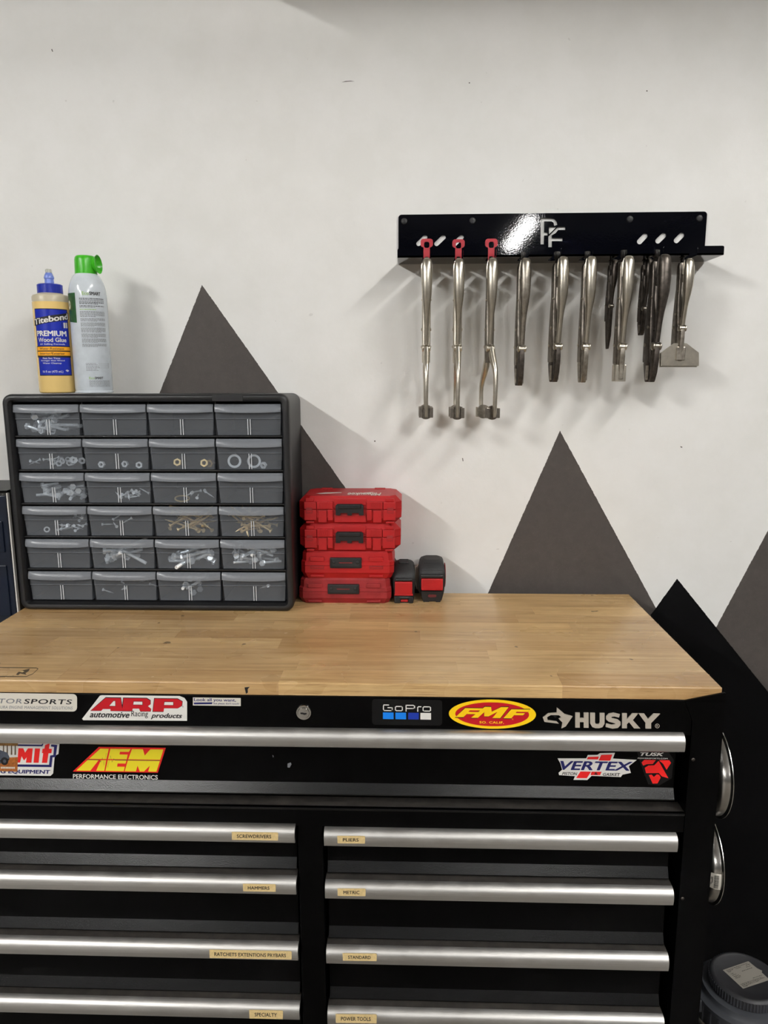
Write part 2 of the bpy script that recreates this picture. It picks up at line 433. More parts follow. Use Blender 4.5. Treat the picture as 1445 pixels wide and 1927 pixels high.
for s in (-1, 1):                                                                             # corner posts
    pts = [(s * .533, .9306), (s * .5885, .9306), (s * .5885, ZB), (s * .545, ZB), (s * .545, .9)]
    p = MB().prism(pts, YFR - .0008, -.42, 'y').build('corner_post', M_BLACK, chest, CO)
    for zz in (.842, .62):
        MB().lathe([(.0026, 0), (.0026, -.0008), (.0014, -.0016)], (s * .550, YFR - .0008, zz), 'y', 10).build('rivet', M_STEEL_DARK, p, CO)
for sx in (-.5, .5):
    for yy in (-.39, -.07):
        k = MB().box(sx - .03, sx + .03, yy - .03, yy + .03, .112, .1345).box(sx - .026, sx - .022, yy - .02, yy + .02, .04, .115).box(sx + .022, sx + .026, yy - .02, yy + .02, .04, .115).build('caster', M_STEEL, chest, CO)
        MB().lathe([(.02, -.016), (.055, -.016), (.058, -.01), (.058, .01), (.055, .016), (.02, .016)], (sx, yy, .0585), 'x', 24).build('wheel', M_RUBBER, k, CO)

def pull(mb, x0, x1, zt):
    Y, yb = YHA, YFA
    prof = [(yb, zt + .0012), (Y + .012, zt + .0008), (Y + .006, zt - .0006), (Y + .002, zt - .0045), (Y, zt - .010), (Y, zt - .0165), (Y + .0012, zt - .0235), (Y + .004, zt - .0255),
            (Y + .007, zt - .0252), (Y + .0055, zt - .022), (Y + .004, zt - .016), (Y + .004, zt - .010), (Y + .009, zt - .0045), (yb, zt - .002)]
    # dusty flat top, bright rounded front
    n = len(prof); v = [(x0, y, z) for y, z in prof] + [(x1, y, z) for y, z in prof]
    f = [(i, (i + 1) % n, n + (i + 1) % n, n + i) for i in range(n)]
    mb.add(v, f[1:-1], 0, True); mb.add(v, [f[0]], 1); mb.add(v, [f[-1]], 0)
    mb.add(v, [list(range(n))[::-1], list(range(n, 2 * n))], 0)
    return mb
def drawer(x0, x1, ztop, zbot):
    d = MB().box(x0 + .002, x1 - .002, YFA, YFA + .018, zbot + .012, ztop - .003).build('drawer', M_BLACK, chest, CO)
    MB().prism([(YFA + .006, zbot + .0165), (YFA, zbot + .0165), (YFA - .0065, zbot + .0015), (YFA - .0065, zbot), (YFA + .006, zbot)], x0 + .002, x1 - .002, 'x').build('lip', M_LIPBLK, d, CO)
    pull(MB(), x0, x1, ztop).build('pull', [M_BRUSH, M_DUST], d, CO)
    return d
def zpull(x, y): return at(x, y, Y=YHA).z
def zlip(x, y): return at(x, y, Y=YFA - .0065).z
d_wide = drawer(-.5335, .5335, zpull(1250, 1386), zlip(1240, 1506))
def mean(q): return sum(q) / len(q)
def column(x0, x1, pulls, lips):
    """pulls: picture rows of the lower pull edge at two places; lips: the same for the drawer lip"""
    tops = [mean([zpull(x, y) for x, y in q]) + .0253 for q in pulls]
    bots = [mean([zlip(x, y) for x, y in q]) for q in lips] + [.245]
    bots = [max(c, tops[i + 1] + .003) if i < 3 else c for i, c in enumerate(bots)]
    return [drawer(x0, x1, a, c) for a, c in zip(tops, bots)]
d_left = column(-.5335, -.0215, [[(20, 1581), (552, 1588)], [(20, 1676), (552, 1686)], [(20, 1797), (552, 1811.5)], [(20, 1906), (552, 1924)]], [[(545, 1636)], [(545, 1759)], [(545, 1878)]])
d_right = column(.0215, .5335, [[(612, 1595), (1250, 1605.5)], [(612, 1693), (1250, 1707)], [(612, 1815.5), (1250, 1831)], [(612, 1928), (1250, 1950)]], [[(620, 1642), (1240, 1655)], [(620, 1764), (1240, 1780)], [(620, 1879), (1240, 1898)]])

# lock
lp = at(572, 1339, Y=YFR)
lk = MB().lathe([(.0115, 0), (.0115, -.003), (.0105, -.0045), (.0085, -.0045), (.0085, -.0035), (.0078, -.006), (0.0001, -.0062)], lp, 'y', 28, caps=(True, False)).build('lock', M_CHROME, body, CO)
Print(lambda x, y, h: Vector((lp.x + x / 1000, lp.y - .0063 - h, lp.z - y / 1000))).poly([(-4.5, -1), (-4, 1), (-1, 1.2), (1.5, 2.2), (4.5, 1), (4.5, -.6), (1.5, -.4), (-1, -1.2)], M_INK, .0002).build('keyhole', body, CO)
# ------------------------------------------------------------------ stickers and lettering on the chest
SL = .0135
def sticker(Y, parent, label, x0): 
    p = Print(wall_surf(Y), SL, x0); p.parent = parent; p.lab = label; return p
def done(p, name='sticker'):
    o = p.build(name, p.parent, CO); o['label'] = p.lab; return o

# cream engine-management sticker, cut off by the picture edge
p = sticker(YFR, body, 'cream sticker with black technical lettering', 145)
p.slab(rrect(-92, 145, 1306, 1339, 8), M_CREAM)
p.text('TOR', -2, 1316.3, 41.5, 1325.3, M_INKGREY, off=.012, shear=.15, spacing=1.1)
p.text('SPORTS', 45, 1316.3, 136, 1325.6, M_INK, off=.02, shear=.15, spacing=1.1)
p.text('URA ENGINE MANAGEMENT SOLUTIONS', 1, 1329.6, 137, 1335.2, M_INKGREY, off=.01, shear=.2, spacing=1.1)
p.text('MO', -34, 1316.3, -5, 1325.3, M_INKGREY, off=.012, shear=.15, spacing=1.1)
done(p)

# red slab letters on a white slanted card
p = sticker(YFR, body, 'white slanted sticker with big red outlined letters', 253)
p.slab([(192, 1309)] + [(188, 1310)] + [(154.5, 1354), (157, 1356.5), (352, 1355)] + [(352, 1319), (347, 1312), (338, 1308.5)], M_WHITE)
def slabA(x): return [(x + 20, 1313.5), (x + 52, 1313.5), (x + 58, 1337.5), (x + 35, 1337.5), (x + 34.5, 1333.5), (x + 24, 1333.5), (x + 20.5, 1337.5), (x, 1337.5)]
for body_, x0, x1 in (('A', 172, 228), ('R', 229, 283), ('P', 287, 341)):
    pass
y0, y1 = 1314, 1338
def grow(pts, g):
    cx = sum(q[0] for q in pts) / len(pts); cy = sum(q[1] for q in pts) / len(pts)
    w = max(q[0] for q in pts) - min(q[0] for q in pts); hh = max(q[1] for q in pts) - min(q[1] for q in pts)
    return [(cx + (x - cx) * (1 + 2 * g / w), cy + (y - cy) * (1 + 2 * g / hh)) for x, y in pts]
A_ = [(171, 1338), (199, 1314), (227, 1314), (231, 1338), (208, 1338), (208, 1334.5), (194, 1334.5), (191, 1338)]
R_ = [(230, 1338), (233, 1314), (276, 1314), (283, 1318), (283, 1325), (278, 1328.5), (284, 1333), (283, 1338), (264, 1338), (262, 1333), (250, 1333), (249, 1338)]
P_ = [(288, 1338), (291, 1314), (334, 1314), (343, 1319), (342, 1327), (334, 1331.5), (309, 1331.5), (308, 1338)]
for L in (A_, R_, P_): p.poly(grow(L, 1.1), M_INK, .0003); p.poly(L, M_SRED, .0004)
for hole in ([(206, 1328.5), (214, 1319.5), (217, 1319.5), (217, 1328.5)], [(252, 1320), (268, 1320), (268, 1325.5), (251, 1325.5)], [(310, 1320), (326, 1320), (326, 1325.5), (309, 1325.5)]):
    p.poly(grow(hole, .8), M_INK, .0005); p.poly(hole, M_WHITE, .0006)
p.text('automotive', 169, 1340, 244, 1351, M_INK, .0004, off=.03, shear=.3)
p.text('products', 284, 1341, 343, 1353, M_INK, .0004, off=.03, shear=.3)
p.text('Racing', 247, 1337, 279, 1351, M_INK, .0007, off=0, shear=.1)
p.text('R', 343.5, 1327, 345.5, 1330, M_INK, .0003)
done(p)

p = sticker(YFR, body, 'tiny cream sticker with blue lettering', 408)
p.slab([(363, 1313), (453, 1313), (453, 1328), (363, 1328)], M_CREAM)
p.text('Look all you want,', 365, 1314, 444, 1321.5, M_NAVY, .0003, off=.02)
p.poly([(365, 1322.5), (400, 1321.5), (399, 1325), (365, 1326)], M_NAVY, .0003)
p.text("but please don't touch!", 402, 1321.8, 450, 1326.2, M_NAVY, .0003, off=.02)
done(p)

p = sticker(YFR, body, 'black sticker with white lettering above four squares', 766)
p.slab(rrect(700, 832, 1316.5, 1364.5, 6), M_GPBLK)
def stroke(pts, w, m, h=.0003):
    for (xa, ya), (xb, yb) in zip(pts, pts[1:]):
        dx, dy = xb - xa, yb - ya; L = math.hypot(dx, dy) or 1; nx, ny = -dy / L * w / 2, dx / L * w / 2; ex, ey = dx / L * w / 2, dy / L * w / 2
        p.poly([(xa + nx - ex, ya + ny - ey), (xb + nx + ex, yb + ny + ey), (xb - nx + ex, yb - ny + ey), (xa - nx - ex, ya - ny - ey)], m, h)
stroke([(731, 1327), (722.5, 1327), (721.5, 1329), (721.5, 1335), (723, 1337.5), (737, 1337.5), (738, 1336), (738, 1332), (730, 1332)], 1.8, M_WHITE)
stroke([(746, 1329.5), (755, 1329.5), (757, 1331), (757, 1336), (755, 1337.5), (746, 1337.5), (744, 1336), (744, 1331), (746, 1329.5)], 1.8, M_WHITE)
stroke([(764, 1338), (764, 1327), (777, 1327), (780, 1328.5), (780, 1331.5), (777, 1333), (764, 1333)], 1.8, M_WHITE)
stroke([(786, 1338), (786, 1331), (787.5, 1329.5), (792, 1329.5)], 1.8, M_WHITE)
stroke([(798, 1329.5), (808, 1329.5), (810, 1331), (810, 1336), (808, 1337.5), (798, 1337.5), (796, 1336), (796, 1331), (798, 1329.5)], 1.8, M_WHITE)
for x0, m in ((720.5, M_BLUE1), (744, M_BLUE1), (768, M_BLUE2), (791, M_WHITE)): p.rect(x0, 1341, x0 + 20, 1353.5, m, .0003)
done(p)

def ell(cx, cy, a, b, n=48): return [(cx + a * math.cos(2 * math.pi * k / n), cy + b * math.sin(2 * math.pi * k / n)) for k in range(n)]
p = sticker(YFR, body, 'yellow and red oval sticker with slanted yellow letters', 926)
p.slab(ell(926.5, 1343.8, 82, 27.5), M_YEL)
p.poly(ell(926, 1344, 69.5, 22.5), M_SRED, .0003)
F1 = [(857, 1350), (875, 1333), (909, 1333), (905, 1337), (884, 1337), (881, 1340), (900, 1340), (896, 1344), (878, 1344), (872, 1350)]
Mm = [(886, 1351), (912, 1330), (924, 1330), (925, 1339), (943, 1330), (957, 1330), (941, 1351), (926, 1351), (936, 1339), (919, 1348), (911, 1348), (911, 1340), (899, 1351)]
F2 = [(947, 1351), (962, 1334), (997, 1334), (993, 1338.5), (972, 1338.5), (970, 1341), (988, 1341), (984, 1345), (967, 1345), (962, 1351)]
for L in (F1, Mm, F2): p.poly([(x + dx, y + dy) for (x, y), (dx, dy) in zip(grow(L, 1.3), [(0, 0)] * 20)], M_INK, .0004); p.poly(L, M_YEL, .0005)
p.text('SO. CALIF.', 902, 1357, 948, 1361.5, M_YEL, .0005, off=.03, spacing=1.1)
p.text('R', 963.5, 1351.5, 966, 1354, M_YEL, .0005)
done(p)

p = sticker(YFR, body, 'raised silver letters with a dog head emblem', 1130)
H_ = .0016
p.slab([(1021, 1351), (1031, 1343), (1047, 1341.5), (1047.5, 1332), (1055, 1338), (1062, 1344), (1077, 1348), (1064, 1367), (1056, 1371), (1058, 1360), (1051, 1353), (1056, 1350), (1051, 1346), (1036, 1346), (1029, 1350), (1030, 1356), (1047, 1358), (1051, 1362), (1024, 1359)], M_LOGO, H_)
p.poly([(1040, 1347), (1048, 1348.5), (1044, 1350.5)], M_INK, H_ + .0001)
xs = [(1082, 1107), (1110, 1136), (1138, 1167), (1169, 1203), (1203, 1243)]
def logo(pts): p.slab(pts, M_LOGO, H_)
T, Bm = 1341, 1369
logo([(1082, T), (1090.5, T), (1090.5, 1351), (1098, 1351), (1098, T), (1107, T), (1107, Bm), (1098, Bm), (1098, 1358.5), (1090.5, 1358.5), (1090.5, Bm), (1082, Bm)])
logo([(1110, T), (1119, T), (1119, 1359), (1121, 1362), (1126, 1362), (1128, 1359), (1128, T), (1137, T), (1137, 1361), (1133, 1367.5), (1127, 1369.5), (1120, 1369.5), (1114, 1367.5), (1110, 1361)])
logo([(1166, 1343), (1164, 1349), (1155, 1347), (1150, 1348), (1150, 1350), (1162, 1353), (1167, 1357), (1167, 1363), (1162, 1368.5), (1152, 1370), (1139, 1367), (1140, 1360.5), (1150, 1363), (1157, 1362), (1157, 1360), (1145, 1357), (1140, 1353), (1140, 1347), (1145, 1342), (1154, 1340.3)])
logo([(1170, T), (1179, T), (1179, 1352), (1189, T), (1200, T), (1190, 1353.5), (1204, Bm), (1192.5, Bm), (1183, 1357.5), (1179, 1361), (1179, Bm), (1170, Bm)])
logo([(1201, T), (1211.5, T), (1219, 1351), (1229, T), (1241.5, T), (1224.5, 1358.5), (1224.5, Bm), (1214, Bm), (1214, 1358.5)])
for k in range(16):
    a0, a1 = 2 * math.pi * k / 16, 2 * math.pi * (k + 1) / 16
    p.poly([(1236.5 + r * math.cos(a), 1364.5 + r * math.sin(a)) for r, a in ((3.4, a0), (4.3, a0), (4.3, a1), (3.4, a1))], M_LOGO, .0004)
p.text('R', 1235, 1362.4, 1238.2, 1366.6, M_LOGO, .0004, off=.01)
done(p, 'emblem_lettering')

# wide drawer face
YD = YFA
p = sticker(YD, d_wide, 'white sticker with red letters in a blue outline', 60)
p.slab([(-88, 1398), (105, 1397), (112, 1399), (110, 1418), (103, 1422), (100, 1455), (95, 1459.5), (-88, 1459.5)], M_WHITE)
p.poly([(-84, 1401), (78, 1401), (80, 1399), (108, 1401), (105, 1424), (99, 1424.5), (97, 1443), (-84, 1443)], M_NAVY, .0003)
p.poly([(-80, 1404), (80, 1404), (83, 1397), (97, 1397), (96, 1404), (102, 1405), (100.5, 1420), (94.5, 1421), (92.5, 1438.5), (-80, 1438.5)], M_WHITE, .0004)
p.poly([(33, 1435), (35, 1408), (44, 1408), (47.5, 1416), (53, 1408), (62, 1408), (59.5, 1435), (49, 1435), (50.5, 1425), (45.5, 1431), (41, 1423), (38, 1435)], M_SRED2, .0005)
p.poly([(66, 1408), (75.8, 1408), (73, 1435), (63.3, 1435)], M_SRED2, .0005)
p.poly([(85, 1401.5), (93.8, 1398), (92.5, 1408), (98, 1408.5), (97, 1416.5), (91.5, 1417), (89, 1435), (79, 1435), (81.5, 1417), (79.3, 1416.5), (80.3, 1408.5), (83.7, 1408)], M_SRED2, .0005)
p.text('G EQUIPMENT', 1, 1448.3, 95, 1457, M_NAVY, .0004, off=.035, shear=.12)
done(p)

p = sticker(YD, d_wide, 'small photo sticker of a truck among autumn trees', 10)
M_OCH = plain('ochre_print', srgb(150, 108, 56), .5, mottle=.35, scale=260)
M_LEAF = plain('orange_leaf_print', srgb(160, 92, 36), .5, mottle=.4, scale=300)
M_TREE = plain('dark_tree_print', srgb(92, 74, 50), .5)
M_TRUCK = plain('slate_print', srgb(70, 76, 88), .5)
p.slab([(-60, 1398), (34, 1398), (33, 1452), (-60, 1450)], M_OCH, .0004)
for x in (-40, -22, -8, 6, 13, 21, 28): p.poly([(x, 1402), (x + 2, 1402), (x + 2.5, 1420), (x - .5, 1420)], M_TREE, .0005)
p.poly([(-60, 1430), (34, 1424), (33, 1451), (-60, 1449)], M_LEAF, .00055)
p.poly([(-50, 1434), (-46, 1416), (-38, 1410), (0, 1411), (14, 1416), (18, 1424), (17, 1431), (4, 1436), (-30, 1440)], M_TRUCK, .0006)
p.poly([(-30, 1413), (-4, 1412.5), (2, 1418), (-26, 1419.5)], M_INK, .0007)
p.poly(ell(9, 1432, 7, 7.5, 20), M_INK, .0007); p.poly(ell(9, 1432, 3, 3.4, 14), M_TRUCK, .0008)
p.poly([(-34, 1437), (18, 1427), (18, 1429), (-34, 1440)], M_INK, .00065)
for k in range(9): p.rect(2 + k * 3, 1442.5, 4.3 + k * 3, 1446, M_CREAM, .0007)
done(p)

p = sticker(YD, d_wide, 'yellow lettering with red outline and white words below', 225)
EO = [(137, 1453), (186, 1406), (312, 1406), (297, 1453)]
p.slab(EO, M_SRED2)
Aq = [(143, 1452), (164, 1431), (205, 1430.5), (201.5, 1451), (170, 1451), (174, 1441), (166, 1441), (156, 1451.5)]
p.poly([(143.5, 1451), (165.5, 1430.5), (186, 1430.5), (170, 1451)], M_AEM, .0004)
p.poly([(168, 1428.5), (189, 1409), (205, 1409), (200.5, 1428.5)], M_AEM, .0004)
p.poly([(181, 1451), (190, 1430.5), (200, 1430.5), (196.5, 1451)], M_AEM, .0004)
E1 = [(203.5, 1428.5), (208, 1409), (246, 1409), (242.5, 1414.5), (226, 1414.5), (225, 1419.5), (240.5, 1419.5), (238.5, 1428.5)]
E2 = [(203, 1430.5), (238, 1430.5), (236.5, 1436.5), (221.5, 1436.5), (220.5, 1442.5), (235, 1442.5), (233, 1451), (198.5, 1451)]
p.poly(E1, M_AEM, .0004); p.poly(E2, M_AEM, .0004)
p.poly([(241.5, 1428.5), (248.5, 1409), (269, 1409), (272.5, 1421), (283, 1409), (307.5, 1409), (301.5, 1428.5)], M_AEM, .0004)
p.poly([(240.8, 1430.5), (301, 1430.5), (294.5, 1451), (279, 1451), (282, 1440), (271, 1451), (263, 1451), (259, 1440), (256, 1451), (234.8, 1451)], M_AEM, .0004)
def zig(pts, w):
    for a, c in zip(pts, pts[1:]): p.poly([(a[0], a[1] - w), (c[0], c[1] - w), (c[0], c[1] + w), (a[0], a[1] + w)], M_TREE, .0006)
zig([(162, 1430), (186, 1430), (190, 1434), (193, 1426), (196, 1440), (200, 1417), (203, 1444), (208, 1422), (211, 1434), (214, 1428), (217, 1430), (301, 1430)], .6)
p.text('PERFORMANCE ELECTRONICS', 137.5, 1457.5, 297, 1466, M_WHITE, .0003, off=.018)
done(p)

p = sticker(YD, d_wide, 'white sticker with navy slanted word on red blocks', 1123)
OUT = [(1049, 1428), (1103, 1427.3), (1106, 1421), (1124, 1420.5), (1129, 1417), (1157, 1416), (1153, 1427), (1198, 1429), (1183, 1441), (1187, 1453.5), (1171, 1457), (1168, 1461.5), (1113, 1460), (1105, 1468), (1079, 1468), (1082, 1461), (1052, 1459.5), (1051, 1455), (1060, 1447.5)]
p.slab(OUT, M_WHITE)
for q in ([(1106, 1424.5), (1127, 1423.5), (1125, 1429), (1104, 1429)], [(1131, 1420.3), (1152, 1419.3), (1148, 1431), (1126, 1431)], [(1092, 1452), (1112, 1452), (1104, 1464.5), (1084, 1464.5)], [(1113, 1452), (1132, 1452), (1129, 1458.5), (1111, 1458.5)]): p.poly(q, M_SRED2, .0003)
p.text('VERTEX', 1053, 1432, 1191, 1450.5, M_WHITE, .0004, off=.07, shear=.25)
p.text('VERTEX', 1054, 1432.5, 1190, 1449.5, M_NAVY, .0005, off=.03, shear=.25)
p.text('PISTON', 1057.5, 1453.5, 1086, 1459, M_INK, .0005, off=.02, shear=.25)
p.text('&', 1118, 1453, 1124.5, 1458, M_INK, .0006, off=.03)
p.text('GASKET', 1134, 1454, 1167, 1459.5, M_INK, .0005, off=.02, shear=.25)
done(p)

p = sticker(YD, d_wide, 'black sticker with white word over red angular emblem', 1232)
p.slab([(1198, 1412), (1256, 1412), (1268, 1430), (1266, 1442), (1264, 1464), (1240, 1478), (1220, 1476), (1206, 1440)], M_GPBLK, .0002)
p.text('TUSK', 1204.5, 1416, 1249, 1422.5, M_WHITE, .0003, off=.04, shear=.3)
p.text('POWERSPORTS.COM', 1200, 1426, 1256, 1428.3, M_WHITE, .0003, off=.01)
p.poly([(1207, 1435), (1212, 1430), (1234, 1430), (1228, 1437.5), (1217, 1438), (1210, 1441)], M_SRED2, .0003)
p.poly([(1241, 1430), (1259, 1430), (1262.5, 1435), (1254, 1448), (1247.5, 1437), (1240.5, 1431.5)], M_SRED2, .0003)
p.poly([(1213, 1445), (1220, 1440.5), (1231, 1440), (1239, 1431.5), (1257.5, 1464), (1245, 1460.5), (1239.5, 1454.5), (1215.5, 1455)], M_SRED2, .0003)
p.poly([(1220.5, 1458.5), (1226, 1457.5), (1230, 1462), (1235.5, 1457), (1240, 1457.5), (1243, 1463), (1237, 1474), (1228, 1474.5)], M_SRED2, .0003)
done(p)
p = sticker(YD, d_wide, 'paint chip', 544)
p.poly([(541, 1437), (547, 1434.5), (548.5, 1438), (545, 1444.5), (541, 1444)], M_INKGREY, .0002)
p.poly([(512.5, 1421), (514.5, 1422), (515, 1425), (513.5, 1425.5)], M_INKGREY, .0002)
done(p, 'paint_chip')

# label tapes on the pulls
def tape(d, txt, x0, y0, x1, y1, slope, ta, tb):
    q = Print(wall_surf(YHA), slope, (x0 + x1) / 2)
    w = 1.5
    q.slab([(x0, y0), (x1 - w, y0), (x1, y0 + w), (x1 - .4, y1), (x0 + .6, y1)], M_TAPE, .0003)
    hh = (y1 - y0); q.text(txt, x0 + (x1 - x0) * ta, y0 + hh * .29, x0 + (x1 - x0) * tb, y0 + hh * .74, M_INK, .0004, off=.022, spacing=1.05)
    q.build('label_tape', d, CO)['label'] = 'beige label tape reading ' + txt.lower()
tape(d_left[0], 'SCREWDRIVERS', 436, 1566, 523.5, 1581, .014, .11, .85)
tape(d_left[1], 'HAMMERS', 457, 1663.5, 519, 1677.5, .016, .15, .81)
tape(d_left[2], 'RATCHETS EXTENTIONS PRYBARS', 394, 1788.5, 549, 1804, .02, .06, .93)
tape(d_left[3], 'SPECIALTY', 469, 1901, 532.5, 1917, .02, .16, .82)
tape(d_right[0], 'PLIERS', 634.5, 1573, 687, 1587, .008, .20, .77)
tape(d_right[1], 'METRIC', 635, 1672, 688, 1686, .008, .21, .78)
tape(d_right[2], 'STANDARD', 644.5, 1794, 709, 1808, .012, .16, .82)
tape(d_right[3], 'POWER TOOLS', 631.5, 1908.5, 709, 1925, .012, .13, .85)
# ------------------------------------------------------------------ wooden worktop: every stave its own piece
WO = (0, -.2265, ZT - .019)
wt = thing('worktop', WO, 'oiled butcher block worktop lying on the black tool chest', 'worktop')
rng = random.Random(11)
WX, WY0, WY1 = .584, -.453, 0.0
rows = 10; rw = (WY1 - WY0) / rows
for r in range(rows):
    y0 = WY0 + r * rw; y1 = y0 + rw
    x = -WX; cuts = [x]
    x += rng.uniform(.12, .34)
    while x < WX - .12: cuts.append(x); x += rng.uniform(.20, .42)
    cuts.append(WX)
    for x0, x1 in zip(cuts, cuts[1:]):
        c = .00018; z1 = ZT; z0 = ZT - .019
        ra = .0022 if r == 0 else c
        m = MB()
        # top edges broken by a hair so that the glue joints show; the front row has a rounded nose
        prof = [(y0, z0), (y0, z1 - ra), (y0 + ra * .3, z1 - ra * .3), (y0 + ra, z1), (y1 - c, z1), (y1, z1 - c), (y1, z0)]
        n = len(prof); xa = c if x0 > -WX else .0012; xb = c if x1 < WX else .0012
        v = [(x0, y, z - (0 if z < z1 else xa)) for y, z in prof] + [(x0 + xa, y, z) for y, z in prof] + [(x1 - xb, y, z) for y, z in prof] + [(x1, y, z - (0 if z < z1 else xb)) for y, z in prof]
        f = [list(range(n))[::-1], list(range(3 * n, 4 * n))]
        for k in range(3): f += [(k * n + i, k * n + (i + 1) % n, (k + 1) * n + (i + 1) % n, (k + 1) * n + i) for i in range(n)]
        m.add(v, f); m.build('stave', M_WOOD, wt, WO)
for s in (-1, 1):                                        # black steel ears of the chest's corner posts, parented to the worktop
    MB().prism([(s * .533, .9309), (s * .5865, .9430), (s * .5885, .9425), (s * .5885, .9309)], YFR - .0008, WY0 - .0002, 'y').build('post_ear', M_BLACK, wt, WO)
M_STAIN = plain('dark_ink_stain', srgb(74, 60, 40), .5)
def top_surf(x, y, h):
    q = at(x, y, Z=ZT); return q + Vector((0, 0, h))
p = Print(top_surf)
for a, c in (((-120, 1255.2), (68, 1257.0)), ((68, 1257), (72, 1258.5)), ((72, 1258.5), (62, 1268)), ((62, 1268), (50, 1273)), ((50, 1273), (-120, 1272.5))):
    w = .7; p.poly([(a[0], a[1] - w), (c[0], c[1] - w), (c[0], c[1] + w), (a[0], a[1] + w)] if abs(c[1] - a[1]) < abs(c[0] - a[0]) else [(a[0] - 1.3, a[1]), (a[0] + 1.3, a[1]), (c[0] + 1.3, c[1]), (c[0] - 1.3, c[1])], M_STAIN, .0001)
p.poly([(30, 1269.5), (34, 1265), (44, 1261), (56, 1258.5), (54, 1263), (48, 1267), (50, 1270), (38, 1267.5), (34, 1271)], M_STAIN, .00012)
p.poly([(36, 1264.2), (42, 1262.5), (46, 1263.5), (42, 1265.5)], M_TAPE, .0002)
p.build('ink_stamp', wt, WO)['label'] = 'dark stamped outline worn into the wood'
def nose(x, y, h): return at(x, y, Y=WY0 - h)
p = Print(nose)
p.poly([(460, 1293.5), (470, 1292.5), (466, 1297), (466.5, 1303), (463, 1306), (461.5, 1300)], M_INK, .0002)
p.build('chip', wt, WO)['label'] = 'dark chip in the front edge'

# ------------------------------------------------------------------ small parts organizer
OX0, OX1, OY0, OY1, OZ0, OZ1 = -.5845, -.0680, -.1285, .0335, ZT, 1.3508
OO = ((OX0 + OX1) / 2, (OY0 + OY1) / 2, OZ0)
org = thing('parts_organizer', OO, 'black plastic organizer with twenty-four clear drawers on the worktop', 'organizer')
def loop(ins, y, r): return [(x, y, z) for x, z in rrect(OX0 + ins, OX1 - ins, OZ0 + ins, OZ1 - ins, max(.002, r), 6)]
m = MB()
m.loops([loop(.003, OY1, .016), loop(.0015, OY0 + .034, .017), loop(.0015, OY0 + .0335, .017), loop(.0028, OY0 + .032, .016), loop(.0028, OY0 + .0305, .016), loop(.0006, OY0 + .029, .017),
         loop(0, OY0 + .008, .017), loop(.001, OY0 + .003, .016), loop(.0035, OY0 + .0004, .014), loop(.007, OY0, .011), loop(.0105, OY0 + .0008, .009), loop(.0135, OY0 + .005, .005), loop(.0145, OY0 + .012, .004), loop(.0165, OY1 - .004, .003)], 0, (True, True))
IX0, IX1, IZ0, IZ1 = OX0 + .0145, OX1 - .0145, OZ0 + .0145, OZ1 - .0145
PX, PZ = (IX1 - IX0) / 4, (IZ1 - IZ0) / 6
for k in range(1, 4): m.box(IX0 + k * PX - .0012, IX0 + k * PX + .0012, OY0 + .022, OY1 - .004, IZ0, IZ1)
for k in range(1, 6): m.box(IX0, IX1, OY0 + .010, OY1 - .004, IZ0 + k * PZ - .0013, IZ0 + k * PZ + .0013, c=.0005)
housing = m.build('housing', M_PLASTIC, org, OO)
pt = at(428, 750, Y=OY0)
tb = MB().box(pt.x - .0275, pt.x + .0275, OY0 - .001, OY0 + .004, OZ1 - .0135, OZ1 - .0028, c=.0008).build('name_tab', M_PLASTIC, housing, OO)
Print(lambda x, y, h: Vector((pt.x + x / 1000, OY0 - .001 - h, OZ1 - .008 - y / 1000))).text('AKRO-MILS', -21, -2.4, 21, 2.4, M_PLASTIC, .0004, off=.01).build('raised_lettering', housing, OO)

